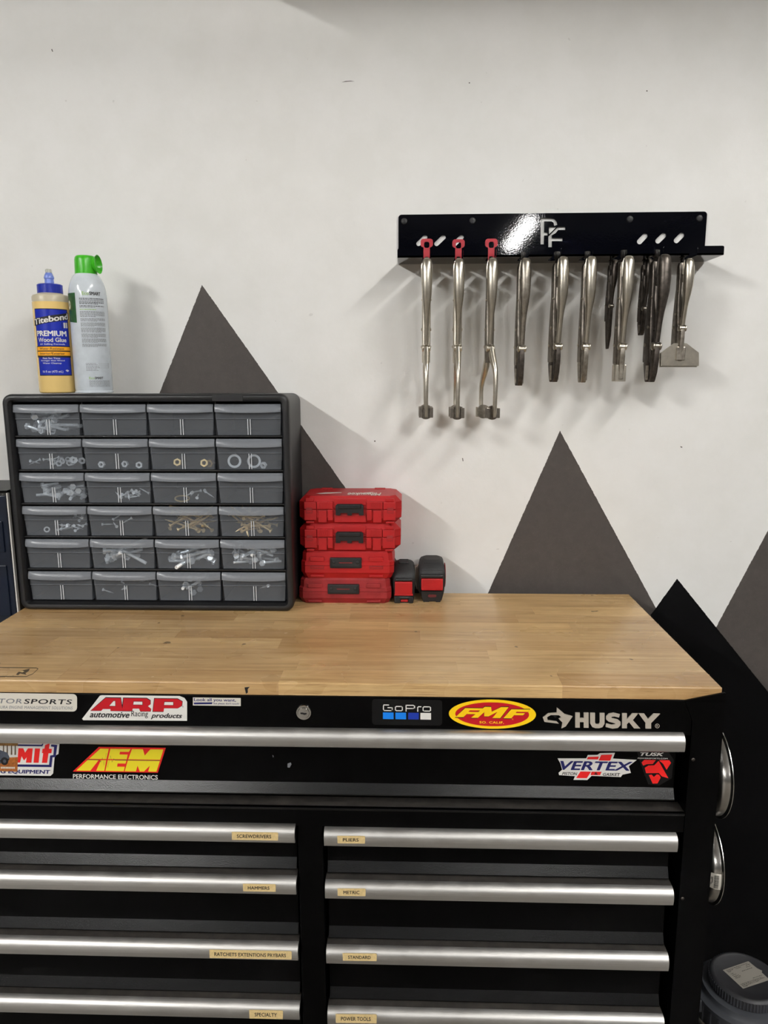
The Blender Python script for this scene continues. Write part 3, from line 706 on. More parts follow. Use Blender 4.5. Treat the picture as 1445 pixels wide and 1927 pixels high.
DW, DH, DD = PX - .0024, PZ - .0078, .145
M_RIB = plain('white_plastic_rib', srgb(205, 208, 212), .3)
def drawer_meshes():
    """local: x centred, y 0 at the front face going back, z 0 at the drawer floor"""
    w2, t, tp = DW / 2, .0013, .0026
    m = MB()
    zs = DH * .545                                       # step across the front
    outer = [(-w2 + tp + .0006, 0), (w2 - tp - .0006, 0), (w2 - tp * .4, zs), (w2 - tp * .4 + .0008, zs), (w2 - .0004, DH), (-w2 + .0004, DH), (-w2 + tp * .4 - .0008, zs), (-w2 + tp * .4, zs)]
    m.prism(outer[:3] + [outer[7]], .0012, .0012 + t, 'y')                     # lower front
    m.prism([outer[7], outer[2], outer[4], outer[5]], .0002, .0002 + t, 'y')   # upper front, a little proud
    for s in (-1, 1):
        m.add([(s * (w2 - tp), .002, 0), (s * (w2 - .001), .002, DH - .002), (s * (w2 - .001), DD, DH - .002), (s * (w2 - tp), DD, 0)], [(0, 1, 2, 3)])
    m.add([(-w2 + tp, .002, .0004), (w2 - tp, .002, .0004), (w2 - tp, DD, .0004), (-w2 + tp, DD, .0004)], [(0, 1, 2, 3)])
    m.add([(-w2 + tp, DD, 0), (w2 - tp, DD, 0), (w2 - .001, DD, DH - .002), (-w2 + .001, DD, DH - .002)], [(0, 1, 2, 3)])
    d = m.mesh('drawer', M_CLEAR)
    # pull lip: hooked hood with a bowed lower edge
    m = MB(); L = []
    N = 12
    for k in range(N + 1):
        u = -1 + 2 * k / N; x = u * (w2 - .0004); e = 1 - abs(u) ** 8
        sag = .0016 * (1 - u * u)
        dep = -.0085 * (.55 + .45 * e)
        zb = DH - .0125 - sag
        L.append([(x, .001, DH + .001), (x, dep * .35, DH + .0012), (x, dep * .8, DH - .003), (x, dep, zb + .003), (x, dep, zb), (x, dep + .0016, zb), (x, dep + .0016, zb + .003), (x, dep * .8 + .0016, DH - .004), (x, .001, DH - .002)])
    m.loops(L, 0, (True, True), True)
    lip = m.mesh('pull_lip', M_LIP)
    m = MB()
    for s in (-1, 1): m.box(s * .0022 - .0006 + .001, s * .0022 + .0006 + .001, -.0006, .0014, .0006, zs - .001)
    ribs = m.mesh('divider_slot', M_RIB)
    m = MB().box(-w2 + tp * .4, w2 - tp * .4, -.0006, .0014, zs - .0004, zs + .0003)
    ridge = m.mesh('front_ridge', M_LIP)
    return d, lip, ribs, ridge
dm, lm, rm, gm = drawer_meshes()
DR = {}
for r in range(6):
    for c in range(4):
        x = IX0 + (c + .5) * PX; z = IZ1 - (r + 1) * PZ + .0022; y = OY0 + .0125
        d = link('drawer', dm, org, (x - OO[0], y - OO[1], z - OO[2]))
        link('pull_lip', lm, d); link('divider_slot', rm, d); link('front_ridge', gm, d)
        DR[r, c] = Vector((x, y, z))

# ------------------------------------------------------------------ hardware in the drawers
def hexring(r, z, n=6, a=0): return [(r * math.cos(math.radians(60 * k + a)), r * math.sin(math.radians(60 * k + a)), z) for k in range(n)]
def mesh_bolt(name, L, r, hr, hh, mat, thread=True):
    m = MB(); m.loops([hexring(hr * .92, 0), hexring(hr, .0006), hexring(hr, hh)], 0, smooth=False)
    prof = [(r, hh)]; z = hh
    while z < L:
        prof += [(r, z), (r * (.82 if thread and z > L * .4 else 1), z + .0008)]; z += .0016
    m.lathe(prof + [(r * .8, L)], n=8); return m.mesh(name, mat)
def mesh_screw(name, L, r, hr, mat):
    m = MB(); m.lathe([(hr * .35, .0008), (hr * .5, .0001), (hr, 0), (hr, .0006), (r, .0035)], n=10)
    prof = []; z = .0035
    while z < L - .006: prof += [(r * (1 if z > L * .35 else .72), z), (r * .66, z + .0011)]; z += .0022
    m.lathe(prof + [(r * .6, L - .006), (.0002, L)], n=7); return m.mesh(name, mat)
def mesh_nut(name, R, ri, h, mat):
    m = MB(); o0, o1 = hexring(R, 0, 6), hexring(R, h, 6); i0, i1 = hexring(ri, 0, 6), hexring(ri, h, 6)
    m.loops([i0, o0, o1, i1, i0], 0, (False, False), False); return m.mesh(name, mat)
def mesh_washer(name, R, ri, h, mat):
    m = MB(); m.lathe([(ri, 0), (R, 0), (R, h), (ri, h), (ri, 0)], n=24, caps=(False, False)); return m.mesh(name, mat)
ME = dict(bolt=mesh_bolt('hex_bolt', .030, .0030, .0062, .0042, M_ZINC), longbolt=mesh_bolt('hex_bolt', .055, .0036, .0072, .005, M_ZINC),
          deck=mesh_screw('deck_screw', .062, .0021, .0042, M_GOLD), lag=mesh_bolt('lag_screw', .038, .0024, .0056, .0036, M_ZINC),
          screw=mesh_screw('machine_screw', .022, .0015, .003, M_ZINC), nut=mesh_nut('hex_nut', .0064, .0032, .0052, M_ZINC),
          washer=mesh_washer('flat_washer', .0125, .0085, .0016, M_ZINC), smallwasher=mesh_washer('flat_washer', .0055, .003, .0012, M_ZINC),
          brass=mesh_nut('brass_coupling', .0075, .004, .013, M_BRASS), ring=mesh_washer('split_ring', .014, .0115, .0016, M_GOLD))
KIND = dict(bolt=('hex_bolt', 'short zinc hex bolt', 'bolt'), longbolt=('hex_bolt', 'long zinc hex bolt', 'bolt'), deck=('deck_screw', 'long gold deck screw', 'screw'), lag=('lag_screw', 'zinc hex-head lag screw', 'screw'),
            screw=('machine_screw', 'small zinc screw', 'screw'), nut=('hex_nut', 'zinc hex nut', 'nut'), washer=('flat_washer', 'large zinc washer', 'washer'), smallwasher=('flat_washer', 'small zinc washer', 'washer'),
            brass=('brass_coupling', 'brass coupling nut', 'nut'), ring=('split_ring', 'gold wire ring', 'ring'))
ROWN = ['top', 'second', 'third', 'fourth', 'fifth', 'bottom']; COLN = ['leftmost', 'second', 'third', 'rightmost']
rng = random.Random(5)
def hardware(key, p, rot, r, c):
    n, lab, cat = KIND[key]
    o = link(n, ME[key], None, p); o.rotation_euler = rot
    return tag(o, '%s in the %s-row, %s clear organizer drawer' % (lab, ROWN[r], COLN[c]), cat, '%ss in organizer row %d drawer %d' % (lab, r + 1, c + 1))
def fill(r, c, counts, spread=(-1, 1), hmax=.5, ymax=.05):
    o = DR[r, c]; half = DW / 2 - .0125
    for key, n in counts:
        for i in range(n):
            me = ME[key]; zl = max(v.co.z for v in me.vertices)
            fit = half - zl * .5 if key not in ('nut', 'washer', 'smallwasher', 'brass', 'ring') else half
            xu = rng.uniform(*spread); x = xu * max(fit, .012); y = .008 + rng.random() ** 1.6 * ymax; lev = rng.random() ** 1.4
            z = .0062 + lev * hmax * DH
            if key in ('nut', 'smallwasher', 'brass'):
                rot = (math.pi / 2 + rng.uniform(-.5, .5) * (rng.random() < .5), rng.uniform(-.6, .6), rng.uniform(-.5, .5)); z = .007 + lev * hmax * DH * .5
                if key == 'brass': z = .0085
                p = (o.x + x, o.y + y + .004, o.z + z)
            elif key in ('washer', 'ring'):
                rot = (math.pi / 2 - .12, rng.uniform(-.1, .1), rng.uniform(-.15, .15)); p = (o.x + x, o.y + .009, o.z + .0140)
            else:
                yaw = rng.uniform(0, 2 * math.pi) if zl < .045 or rng.random() < .4 else rng.choice([0, math.pi]) + rng.uniform(-.5, .5)
                pit = rng.uniform(-.5, .5) if zl < .045 else rng.uniform(-.55, .55)
                d = Vector((math.cos(yaw) * math.cos(pit), abs(math.sin(yaw)) * math.cos(pit) * (1 if rng.random() < .7 else -.6), math.sin(pit)))
                q = d.to_track_quat('Z', 'Y'); e = q.to_euler()
                rot = e; z = max(z, .0075 + abs(d.z) * zl / 2); z = min(z, DH * .86 - abs(d.z) * zl / 2)
                x = xu * max(half - abs(d.x) * zl / 2, .008)
                ce = Vector((o.x + x, o.y + max(y, .0085 + abs(d.y) * zl / 2), o.z + z)) - d * zl / 2
                p = ce
            hardware(key, p, rot, r, c)
fill(0, 0, [('bolt', 13), ('nut', 5), ('longbolt', 2)], hmax=.62)
fill(1, 0, [('nut', 8), ('smallwasher', 3), ('screw', 4)], hmax=.4)
fill(1, 1, [('nut', 3)], hmax=.02, ymax=.012)
fill(1, 2, [('brass', 3)], ymax=.02)
for u in (-.5, .1): hardware('washer', (DR[1, 3].x + u * DW / 2, DR[1, 3].y + .009, DR[1, 3].z + .0142), (math.pi / 2 - .08, 0, .06), 1, 3)
fill(1, 3, [('nut', 1)], spread=(.4, .6), hmax=.01, ymax=.01)
fill(2, 0, [('bolt', 20)], hmax=.5, ymax=.06)
fill(2, 1, [('screw', 14)], spread=(-.2, 1), hmax=.35)
fill(2, 2, [('screw', 6)], spread=(.1, 1), hmax=.2)
hardware('ring', (DR[2, 2].x - .012, DR[2, 2].y + .022, DR[2, 2].z + .004), (.25, .1, 0), 2, 2)
fill(3, 0, [('screw', 16)], spread=(.05, 1), hmax=.5)
fill(3, 0, [('smallwasher', 1)], spread=(-.55, -.5), hmax=.2, ymax=.006)
fill(3, 1, [('screw', 4)], hmax=.5)
fill(3, 2, [('deck', 22)], hmax=.78, ymax=.05)
fill(3, 3, [('deck', 20)], hmax=.78, ymax=.05)
fill(4, 1, [('longbolt', 8), ('nut', 2)], hmax=.7)
fill(4, 2, [('longbolt', 7), ('bolt', 4)], hmax=.5)
fill(4, 3, [('lag', 26)], hmax=.62)
fill(5, 1, [('screw', 6)], hmax=.4, ymax=.07)
fill(5, 2, [('bolt', 6)], spread=(-.3, .5), hmax=.7, ymax=.07)
fill(5, 3, [('screw', 2)], spread=(.3, .8), hmax=.6, ymax=.08)
# ------------------------------------------------------------------ glue bottle and spray can standing on the organizer
def cyl_surf(c, R, yaw=0):
    """print coordinates in millimetres: x round the front (0 faces the yaw), y down from the base upwards negative"""
    def f(x, y, h):
        a = -math.pi / 2 + yaw + (x / 1000) / R
        return Vector((c.x + (R + h) * math.cos(a), c.y + (R + h) * math.sin(a), c.z - y / 1000))
    return f
def fine(p, poly):      # split long edges so that flat print follows a curve
    out = []
    for (a, c) in zip(poly, poly[1:] + poly[:1]):
        n = max(1, int(abs(c[0] - a[0]) / 3))
        out += [(a[0] + (c[0] - a[0]) * k / n, a[1] + (c[1] - a[1]) * k / n) for k in range(n)]
    return out
def band(p, x0, x1, yt, yb, m, h=.0002):
    """curved patch between two edges yt(x), yb(x)"""
    n = max(2, int(abs(x1 - x0) / 2.5)); f = lambda g, x: g(x) if callable(g) else g
    xs = [x0 + (x1 - x0) * k / n for k in range(n + 1)]
    v = [p.P(x, f(yt, x), h) for x in xs] + [p.P(x, f(yb, x), h) for x in xs]
    p.mb.add(v, [(k, k + 1, n + 2 + k, n + 1 + k) for k in range(n)], p.mi(m), True)

M_GLUE = NT('yellow_glue_bottle'); M_GLUE.set(Base_Color=srgb(240, 206, 132), Roughness=.16); M_GLUE.b.inputs['Subsurface Weight'].default_value = 0.0; M_GLUE = M_GLUE.m
M_GLUETOP = plain('hazy_bottle_plastic', srgb(196, 186, 160), .35)
M_BLUECAP = plain('blue_cap_plastic', srgb(22, 44, 160), .3)
M_SPOUT = NT('pale_blue_spout'); M_SPOUT.set(Base_Color=srgb(120, 140, 215), Roughness=.25); M_SPOUT = M_SPOUT.m
M_TIP = NT('clear_tip')
_tr = M_TIP.new('ShaderNodeBsdfTransparent'); _tr.inputs[0].default_value = (.93, .93, .90, 1); M_TIP.set(Base_Color=srgb(190, 190, 172), Roughness=.15)
_mx = M_TIP.new('ShaderNodeMixShader'); _mx.inputs[0].default_value = .45
M_TIP.link(_tr.outputs[0], _mx.inputs[1]); M_TIP.link(M_TIP.b.outputs[0], _mx.inputs[2]); M_TIP.link(_mx.outputs[0], M_TIP.out.inputs[0]); M_TIP = M_TIP.m
M_LABBLUE = plain('label_blue', srgb(16, 40, 168), .3)
M_AMBER = plain('label_amber', srgb(248, 172, 22), .35)

YB = -.045
gb = at(109.5, 738, Y=YB); gb = Vector((gb.x, YB, OZ1))
RB = .0325
t = thing('glue_bottle', gb, 'yellow wood glue bottle with blue cap standing on the organizer', 'glue bottle')
zsh = at(90, 556, Y=YB).z - gb.z; zcap0 = at(98, 556, Y=YB).z - gb.z; zcap1 = at(98, 541, Y=YB).z - gb.z; zsp = at(93, 527, Y=YB).z - gb.z; ztip = at(93, 506.5, Y=YB).z - gb.z
bo = MB().lathe([(RB - .004, 0), (RB - .001, .0015), (RB, .005), (RB, zsh - .013)], gb, n=40).build('bottle', M_GLUE, t, gb)
MB().lathe([(RB, zsh - .013), (RB, zsh - .004), (RB - .002, zsh - .0005), (RB - .007, zsh + .001), (.022, zsh + .002), (.021, zsh + .004)], gb, n=40).build('shoulder', M_GLUETOP, t, gb)
MB().lathe([(.0215, zsh + .003), (.0222, zsh + .0035), (.0222, zcap1 + .004), (.020, zcap1 + .0055), (.009, zcap1 + .006)], gb, n=36).build('cap', M_BLUECAP, t, gb)
zc = zcap1 + .006
MB().lathe([(.0082, zc), (.0078, zc + .009), (.0088, zc + .0095), (.0088, zc + .012), (.0065, zc + .018), (.005, zc + .021)], gb, n=24).build('spout', M_SPOUT, t, gb)
MB().lathe([(.0058, zc + .0175), (.0056, ztip - .002), (.0045, ztip), (.0002, ztip)], gb, n=20).build('tip', M_TIP, t, gb)
# label; print millimetres, y = minus height above the base
_cs = cyl_surf(gb, RB, .37)
p = Print(lambda x, y, h: _cs((x + 2) * 1.2, y, h))
hz = lambda y: -(at(105, y, Y=YB - RB).z - gb.z) * 1000
p.mats = []
band(p, -29, 25, lambda x: hz(580) + .0012 * (x + 29) ** 1.75 * .35, hz(707), M_INK, .0001)
band(p, -28, 24, lambda x: hz(581.5) + .0012 * (x + 29) ** 1.75 * .35, hz(705.5), M_LABBLUE, .0002)
band(p, -32, 27, lambda x: hz(600) - (x + 32) * .21, lambda x: hz(613) - (x + 32) * .21, M_INK, .0003)
p.text('Titebond', -31, hz(599), 25, hz(612), M_INK, .0007, off=.09, rise=.21)
p.text('Titebond', -30, hz(600), 24.5, hz(611.5), M_WHITE, .0010, off=.035, rise=.21)
p.rect(13, hz(605), 24.5, hz(618), M_INK, .0004)
p.text('II', 15.5, hz(606), 22.5, hz(616.5), M_CREAM, .0005, off=.05)
p.text('PREMIUM', -27, hz(622), 19.5, hz(632.5), M_WHITE, .0004, off=.04)
p.text('Wood Glue', -25, hz(635), 18.5, hz(643.5), M_CREAM, .0004, off=.03)
p.text('#1 Selling Formula', -22, hz(646), 15.5, hz(649.5), M_WHITE, .0004, off=.02)
band(p, -30.5, 25.5, hz(651), hz(672.5), M_INK, .0003)
band(p, -29.5, 24.5, hz(652.5), hz(659.5), M_AMBER, .0004); band(p, -29.5, 24.5, hz(661.5), hz(669), M_AMBER, .0004)
p.text('Water-Resistant', -23.5, hz(654), 13.5, hz(658), M_INK, .0005, off=.015)
p.text('Interior/Exterior', -23.5, hz(663), 14, hz(667.2), M_INK, .0005, off=.015)
p.text('Fast Set Time', -19, hz(672.5), 6.5, hz(675.5), M_WHITE, .0004, off=.015)
p.text('Stronger than Wood', -23, hz(677), 13, hz(680.5), M_WHITE, .0004, off=.015)
p.text('Water Cleanup', -20, hz(682), 8, hz(685.5), M_WHITE, .0004, off=.015)
p.text('16 fl oz (473 mL)', -21, hz(697), 9.5, hz(702.5), M_WHITE, .0004, off=.01)
p.poly([(13, hz(697)), (16, hz(695.5)), (19.5, hz(697.5)), (16.5, hz(700))], M_WHITE, .0004)
for o_ in (p.build('label', bo, gb),): o_['label'] = 'blue and amber printed label'

cs = at(178, 738, Y=YB); cs = Vector((cs.x, YB, OZ1)); RC = .0335
t = thing('spray_can', cs, 'white aerosol can with green nozzle cap standing on the organizer', 'spray can')
z_ = lambda y, x=178: at(x, y, Y=YB).z - cs.z
M_CAN = plain('white_can', srgb(205, 212, 218), .14, mottle=.06, scale=60)
M_GREEN = plain('green_plastic', srgb(66, 178, 36), .28)
M_DKGREEN = plain('dark_green_print', srgb(38, 82, 44), .35, mottle=.3, scale=90)
M_LTGREEN = plain('pale_green_print', srgb(150, 188, 96), .4)
ca = MB().lathe([(RC - .003, 0), (RC + .0004, .0005), (RC + .0006, .003), (RC - .0006, .0045), (RC, .007), (RC, z_(562))] + [(.0130 + (RC - .0130) * math.cos(math.radians(a)), z_(562) + (z_(516) - z_(562)) * math.sin(math.radians(a)) / math.sin(math.radians(72))) for a in range(8, 73, 8)], cs, n=48).build('can', M_CAN, t, cs)
cp = MB().lathe([(.0194, z_(521)), (.0196, z_(518)), (.0188, z_(490)), (.0180, z_(485)), (.0155, z_(482)), (.0002, z_(481))], cs, n=40).build('cap', M_GREEN, t, cs)
# flared nozzle shroud pointing right and a little towards the viewer
m = MB(); ax = Vector((.998, -.03, .05)).normalized(); a1 = ax.cross(Vector((0, 0, 1))).normalized(); a2 = a1.cross(ax)
c0 = Vector((cs.x, cs.y, cs.z + z_(499)))
L = []
for r, d in ((.007, .008), (.0105, .0155), (.0150, .0215), (.0168, .0245), (.0161, .0247), (.0140, .0205), (.0085, .0145), (.004, .012)):
    L.append([c0 + ax * d + (a1 * math.cos(2 * math.pi * k / 28) + a2 * math.sin(2 * math.pi * k / 28)) * r for k in range(28)])
m.loops(L, 0, (False, True)).build('nozzle_shroud', M_GREEN, cp, cs)
p = Print(cyl_surf(cs, RC, -.07))
hc = lambda y: -z_(y)* 1000
g = Print(cyl_surf(cs, RC, -.07))
band(g, -36, -7.5, hc(554), lambda x: hc(606 + (x + 37) * .12), M_DKGREEN, .0002)
g.poly(ell(-26, hc(576), 5, 8, 16), M_CREAM, .0004)
g.build('green_panel', ca, cs)['label'] = 'dark green printed panel'
p.text('Eco', 6, hc(552), 17.5, hc(558.5), M_LTGREEN, .0003, off=.015); p.text('SMART', 18.5, hc(552), 39, hc(558.5), M_INK, .0003, off=.03)
rg = random.Random(3)
def fake_line(y, x0, x1, hgt, m):
    x = x0
    while x < x1:
        w = rg.uniform(1.2, 4.6); band(p, x, min(x + w, x1), hc(y), hc(y + hgt), m, .0002); x += w + .7
y = 564.0
blocks = [(5, 1.25), (2, 1.25), (1, 1.3), (5, 1.15), (3, 1.1), (5, .8), (5, .95), (5, .8), (5, .8), (4, .8)]
for n, hgt in blocks:
    for k in range(n):
        fake_line(y, 0, 46 if k < n - 1 else rg.uniform(22, 38), hgt, M_LTGREEN if (n == 1) else (M_INK if hgt > 1.2 and rg.random() < .5 else M_INKGREY)); y += hgt * 1.95
    y += 1.6
p.build('label', ca, cs)['label'] = 'small printed directions'; p = Print(cyl_surf(cs, RC, -.07))
y = 684
for k in range(6):
    fake_line(y, 4, 18 + 2 * k % 7 + 4, .9, M_INKGREY)
    if k < 4: band(p, 26, 46, hc(y + .7), hc(y + .95), M_INKGREY, .0002); fake_line(y, 46, 49, .9, M_INKGREY)
    y += 2.6
p.build('ingredient_print', ca, cs); p = Print(cyl_surf(cs, RC, -.07))
p.text('Eco', 8, hc(709), 17.5, hc(713.5), M_LTGREEN, .0003, off=.015); p.text('SMART', 18, hc(709), 33, hc(713.5), M_INK, .0003, off=.03)
for k in range(7): fake_line(716 + k * 1.75, 8, 48, .7, M_INKGREY)
g = p; p = Print(cyl_surf(cs, RC - .0085, .1)); fake_line(530.5, 4, 20, 1.3, M_INK); p.build('date_print', ca, cs); p = g
p.build('fine_print', ca, cs)

# ------------------------------------------------------------------ red cases
YC0 = -.075
def case_upper(x0, x1, z0, z1, y0, lab, mat, lettering=False):
    xc, dep = (x0 + x1) / 2, .108; o = (xc, y0 + dep / 2, z0); H = z1 - z0; zm = z0 + H * .53
    t = thing('tool_case', o, lab, 'case', 'stack of red cases')
    def shell(za, zb, zin0, zin1, nm):
        # bevelled half shell: za..zb, narrower where zin is set
        m = MB(); L = []
        for z, ins in (zin0, (za, 0), (zb, 0), zin1) if zin0 else ((za, 0), (zb, 0), zin1):
            c = .012
            X0, X1, Y0, Y1 = x0 + ins, x1 - ins, y0 + ins * .55, y0 + dep - ins * .5
            L.append([(X0 + c, Y0, z), (X1 - c, Y0, z), (X1, Y0 + c, z), (X1, Y1 - c, z), (X1 - c, Y1, z), (X0 + c, Y1, z), (X0, Y1 - c, z), (X0, Y0 + c, z)])
        return m.loops(L, 0, smooth=False).build(nm, mat, t, o)
    base = shell(z0 + H * .22, zm - .0004, (z0, .012), (zm, .0006), 'base')
    lid = shell(zm + .0004, z0 + H * .80, (zm + .0004, .0006), (z1, .011), 'lid')
    W = x1 - x0
    def pad(part, u0, u1, v0, v1, d=.003): MB().box(x0 + u0 * W, x0 + u1 * W, y0 - d, y0 + .004, z0 + v0 * H, z0 + v1 * H, c=.0012).build('moulding', mat, part, o)
    for a in (0, 1):
        f = (lambda u: u) if a == 0 else (lambda u: 1 - u)
        def pp(part, u0, u1, v0, v1, d): pad(part, min(f(u0), f(u1)), max(f(u0), f(u1)), v0, v1, d)
        pp(lid, .055, .175, .54, .80, .0035); pp(base, .055, .175, .14, .52, .0035)       # latch plates
        pp(lid, .18, .335, .545, .83, .005)                                              # ribbed lock block
        pp(base, .285, .335, .14, .525, .005); pp(base, .19, .275, .05, .50, .0015)
        pp(lid, .07, .15, .80, .93, .0012); pp(base, .07, .15, 0.02, .10, .0012)
        for k in range(6):
            u = f(.205 + k * .018); MB().box(x0 + u * W - .0007, x0 + u * W + .0007, y0 - .0062, y0 - .004, z0 + .57 * H, z0 + .81 * H).build('rib', mat, lid, o)
        u0, u1 = sorted((f(.075), f(.135)))
        MB().box(x0 + u0 * W, x0 + u1 * W, y0 - .0040, y0 - .0032, z0 + .40 * H, z0 + .60 * H).build('latch_window', M_RED_WORN, base, o)
        MB().box(x0 + u0 * W + .001, x0 + u1 * W - .001, y0 - .0046, y0 - .0038, z0 + .43 * H, z0 + .50 * H).build('latch_tongue', mat, base, o)
    pad(lid, .345, .66, .68, .92, .001); pad(base, .345, .66, .06, .34, .001)
    for v in (.60, .42):
        MB().box(x0 + .335 * W, x0 + .665 * W, y0 - .003, y0 - .001, z0 + v * H, z0 + v * H + .0012).build('hinge_bar', mat, base, o)
    # black latch with three feet
    m = MB(); X0, X1 = x0 + .365 * W, x0 + .635 * W; zA, zB, zf = z0 + .74 * H, z0 + .42 * H, z0 + .34 * H; w = X1 - X0
    m.prism([(X0, zA - .003), (X0 + .003, zA), (X1 - .003, zA), (X1, zA - .003), (X1, zf), (X1 - .16 * w, zf), (X1 - .17 * w, zB), (X0 + .58 * w, zB), (X0 + .58 * w, zf), (X0 + .42 * w, zf), (X0 + .42 * w, zB), (X0 + .17 * w, zB), (X0 + .16 * w, zf), (X0, zf)], y0 - .0075, y0 - .003)
    la = m.build('latch', M_PLASTIC, t, o)
    MB().box(X0 + .10 * w, X1 - .10 * w, y0 - .0095, y0 - .006, zA - .0085, zA - .001, c=.0012).build('latch_grip', M_PLASTIC, la, o)
    if lettering:
        for u in (.17, .72): MB().box(x0 + u * W, x0 + (u + .11) * W, y0 + dep - .018, y0 + dep - .006, z1 - .001, z1 + .0015, c=.0006).build('hinge_boss', mat, lid, o)
        top = lambda x, y, h: at(x, y, Z=z1) + Vector((0, 0, h))
        p = Print(top)
        p.text('Milwaukee', 654, 927.3, 717.5, 932.6, M_CREAM, .0003, off=.03, shear=.3, flip=True)
        p.poly([(594, 928.7), (612, 926.9), (643, 926.8), (642, 928), (612, 929.4), (603, 929.7)], M_CREAM, .0003)
        p.poly([(676, 929.5), (690, 927.2), (704, 926), (698, 928)], M_CREAM, .0003)
        p.build('lid_lettering', lid, o)['label'] = 'white slanted lettering on the lid'
    return t
def case_lower(x0, x1, z0, z1, y0, lab, mat):
    xc, dep = (x0 + x1) / 2, .106; o = (xc, y0 + dep / 2, z0); H = z1 - z0; zm = z0 + H * .48; W = x1 - x0
    t = thing('bit_case', o, lab, 'case', 'stack of red cases')
    def half(a, nm):
        m = MB(); L = []
        for z, ins in a:
            c = .008; X0, X1, Y0, Y1 = x0 + ins, x1 - ins, y0 + ins * .9, y0 + dep - ins * .5
            L.append([(X0 + c, Y0, z), (X1 - c, Y0, z), (X1, Y0 + c, z), (X1, Y1 - c, z), (X1 - c, Y1, z), (X0 + c, Y1, z), (X0, Y1 - c, z), (X0, Y0 + c, z)])
        return m.loops(L, 0, smooth=False).build(nm, mat, t, o)
    base = half([(z0, .0055), (z0 + H * .18, .0015), (z0 + H * .22, 0), (zm - .0003, 0)], 'base')
    lid = half([(zm + .0003, 0), (z0 + H * .62, .0002), (z0 + H * .66, .0022), (z0 + H * .93, .0030), (z1, .0055)], 'lid')
    for u in (.10, .735):
        MB().box(x0 + u * W, x0 + (u + .15) * W, y0 - .0015, y0 + .004, z0 + .64 * H, z0 + .80 * H, c=.001).build('moulding', mat, lid, o)
        fr = MB().box(x0 + u * W, x0 + (u + .15) * W, y0 - .0008, y0 + .004, z0 + .355 * H, z0 + .475 * H, c=.0006).build('moulding', M_RED_WORN, base, o)
        MB().box(x0 + (u + .008) * W, x0 + (u + .142) * W, y0 - .0016, y0, z0 + .40 * H, z0 + .435 * H).build('latch_tongue', mat, fr, o)
        MB().box(x0 + u * W, x0 + (u + .15) * W, y0 - .0010, y0 + .006, z0 + .06 * H, z0 + .14 * H, c=.0008).build('moulding', mat, base, o)
    X0, X1 = x0 + .315 * W, x0 + .655 * W
    la = MB().box(X0, X1, y0 - .0035, y0 + .005, z0 + .40 * H, z0 + .78 * H, c=.0016).build('latch', M_PLASTIC, t, o)
    MB().box(X0 + .004, X1 - .004, y0 - .0044, y0 - .0032, z0 + .47 * H, z0 + .73 * H, c=.0005).build('latch_face', M_RUBBER, la, o)
    xm = (X0 + X1) / 2
    MB().box(xm - .0125, xm + .0125, y0 - .0048, y0 - .0042, z0 + .595 * H, z0 + .622 * H).build('slot_mark', M_RED_WORN, la, o)
    for s in (-1, 1): MB().lathe([(.0030, 0), (.0030, -.0008), (.0014, -.0014)], (xm + s * .0225, y0 - .0043, z0 + .62 * H), 'y', 12).build('rivet', M_RUBBER, la, o)
    return t
def zc_(y, x=650): return at(x, y, Y=YC0).z
c1 = (at(562, 1110, Y=YC0).x, at(736, 1110, Y=YC0).x); c2 = (at(566, 1062, Y=YC0).x, at(741, 1062, Y=YC0).x)
c3 = (at(563, 1010, Y=YC0).x, at(753.5, 1010, Y=YC0).x); c4 = (at(562, 960, Y=YC0).x, at(755, 960, Y=YC0).x)
zz1, zz2, zz3, zz4 = zc_(1089), zc_(1038), zc_(986), zc_(934)
case_lower(c1[0], c1[1], ZT, zz1, YC0, 'dusty red case with black latch, lowest of its stack', M_RED_WORN)
case_lower(c2[0], c2[1], zz1, zz2, YC0, 'bright red case with black latch, second from the bottom', M_RED)
case_upper(c3[0], c3[1], zz2, zz3, YC0, 'wider red case with ribbed blocks, second from the top', M_RED)
case_upper(c4[0], c4[1], zz3, zz4, YC0, 'wider red case with white lid lettering, topmost of its stack', M_RED, True)

M_SLOT = plain('dark_red_slot', srgb(86, 14, 18), .6)
def capsule(a, b, r, n=7):
    ang = math.degrees(math.atan2(b[1] - a[1], b[0] - a[0]))
    return arc(b[0], b[1], r, ang - 90, ang + 90, n) + arc(a[0], a[1], r, ang + 90, ang + 270, n)
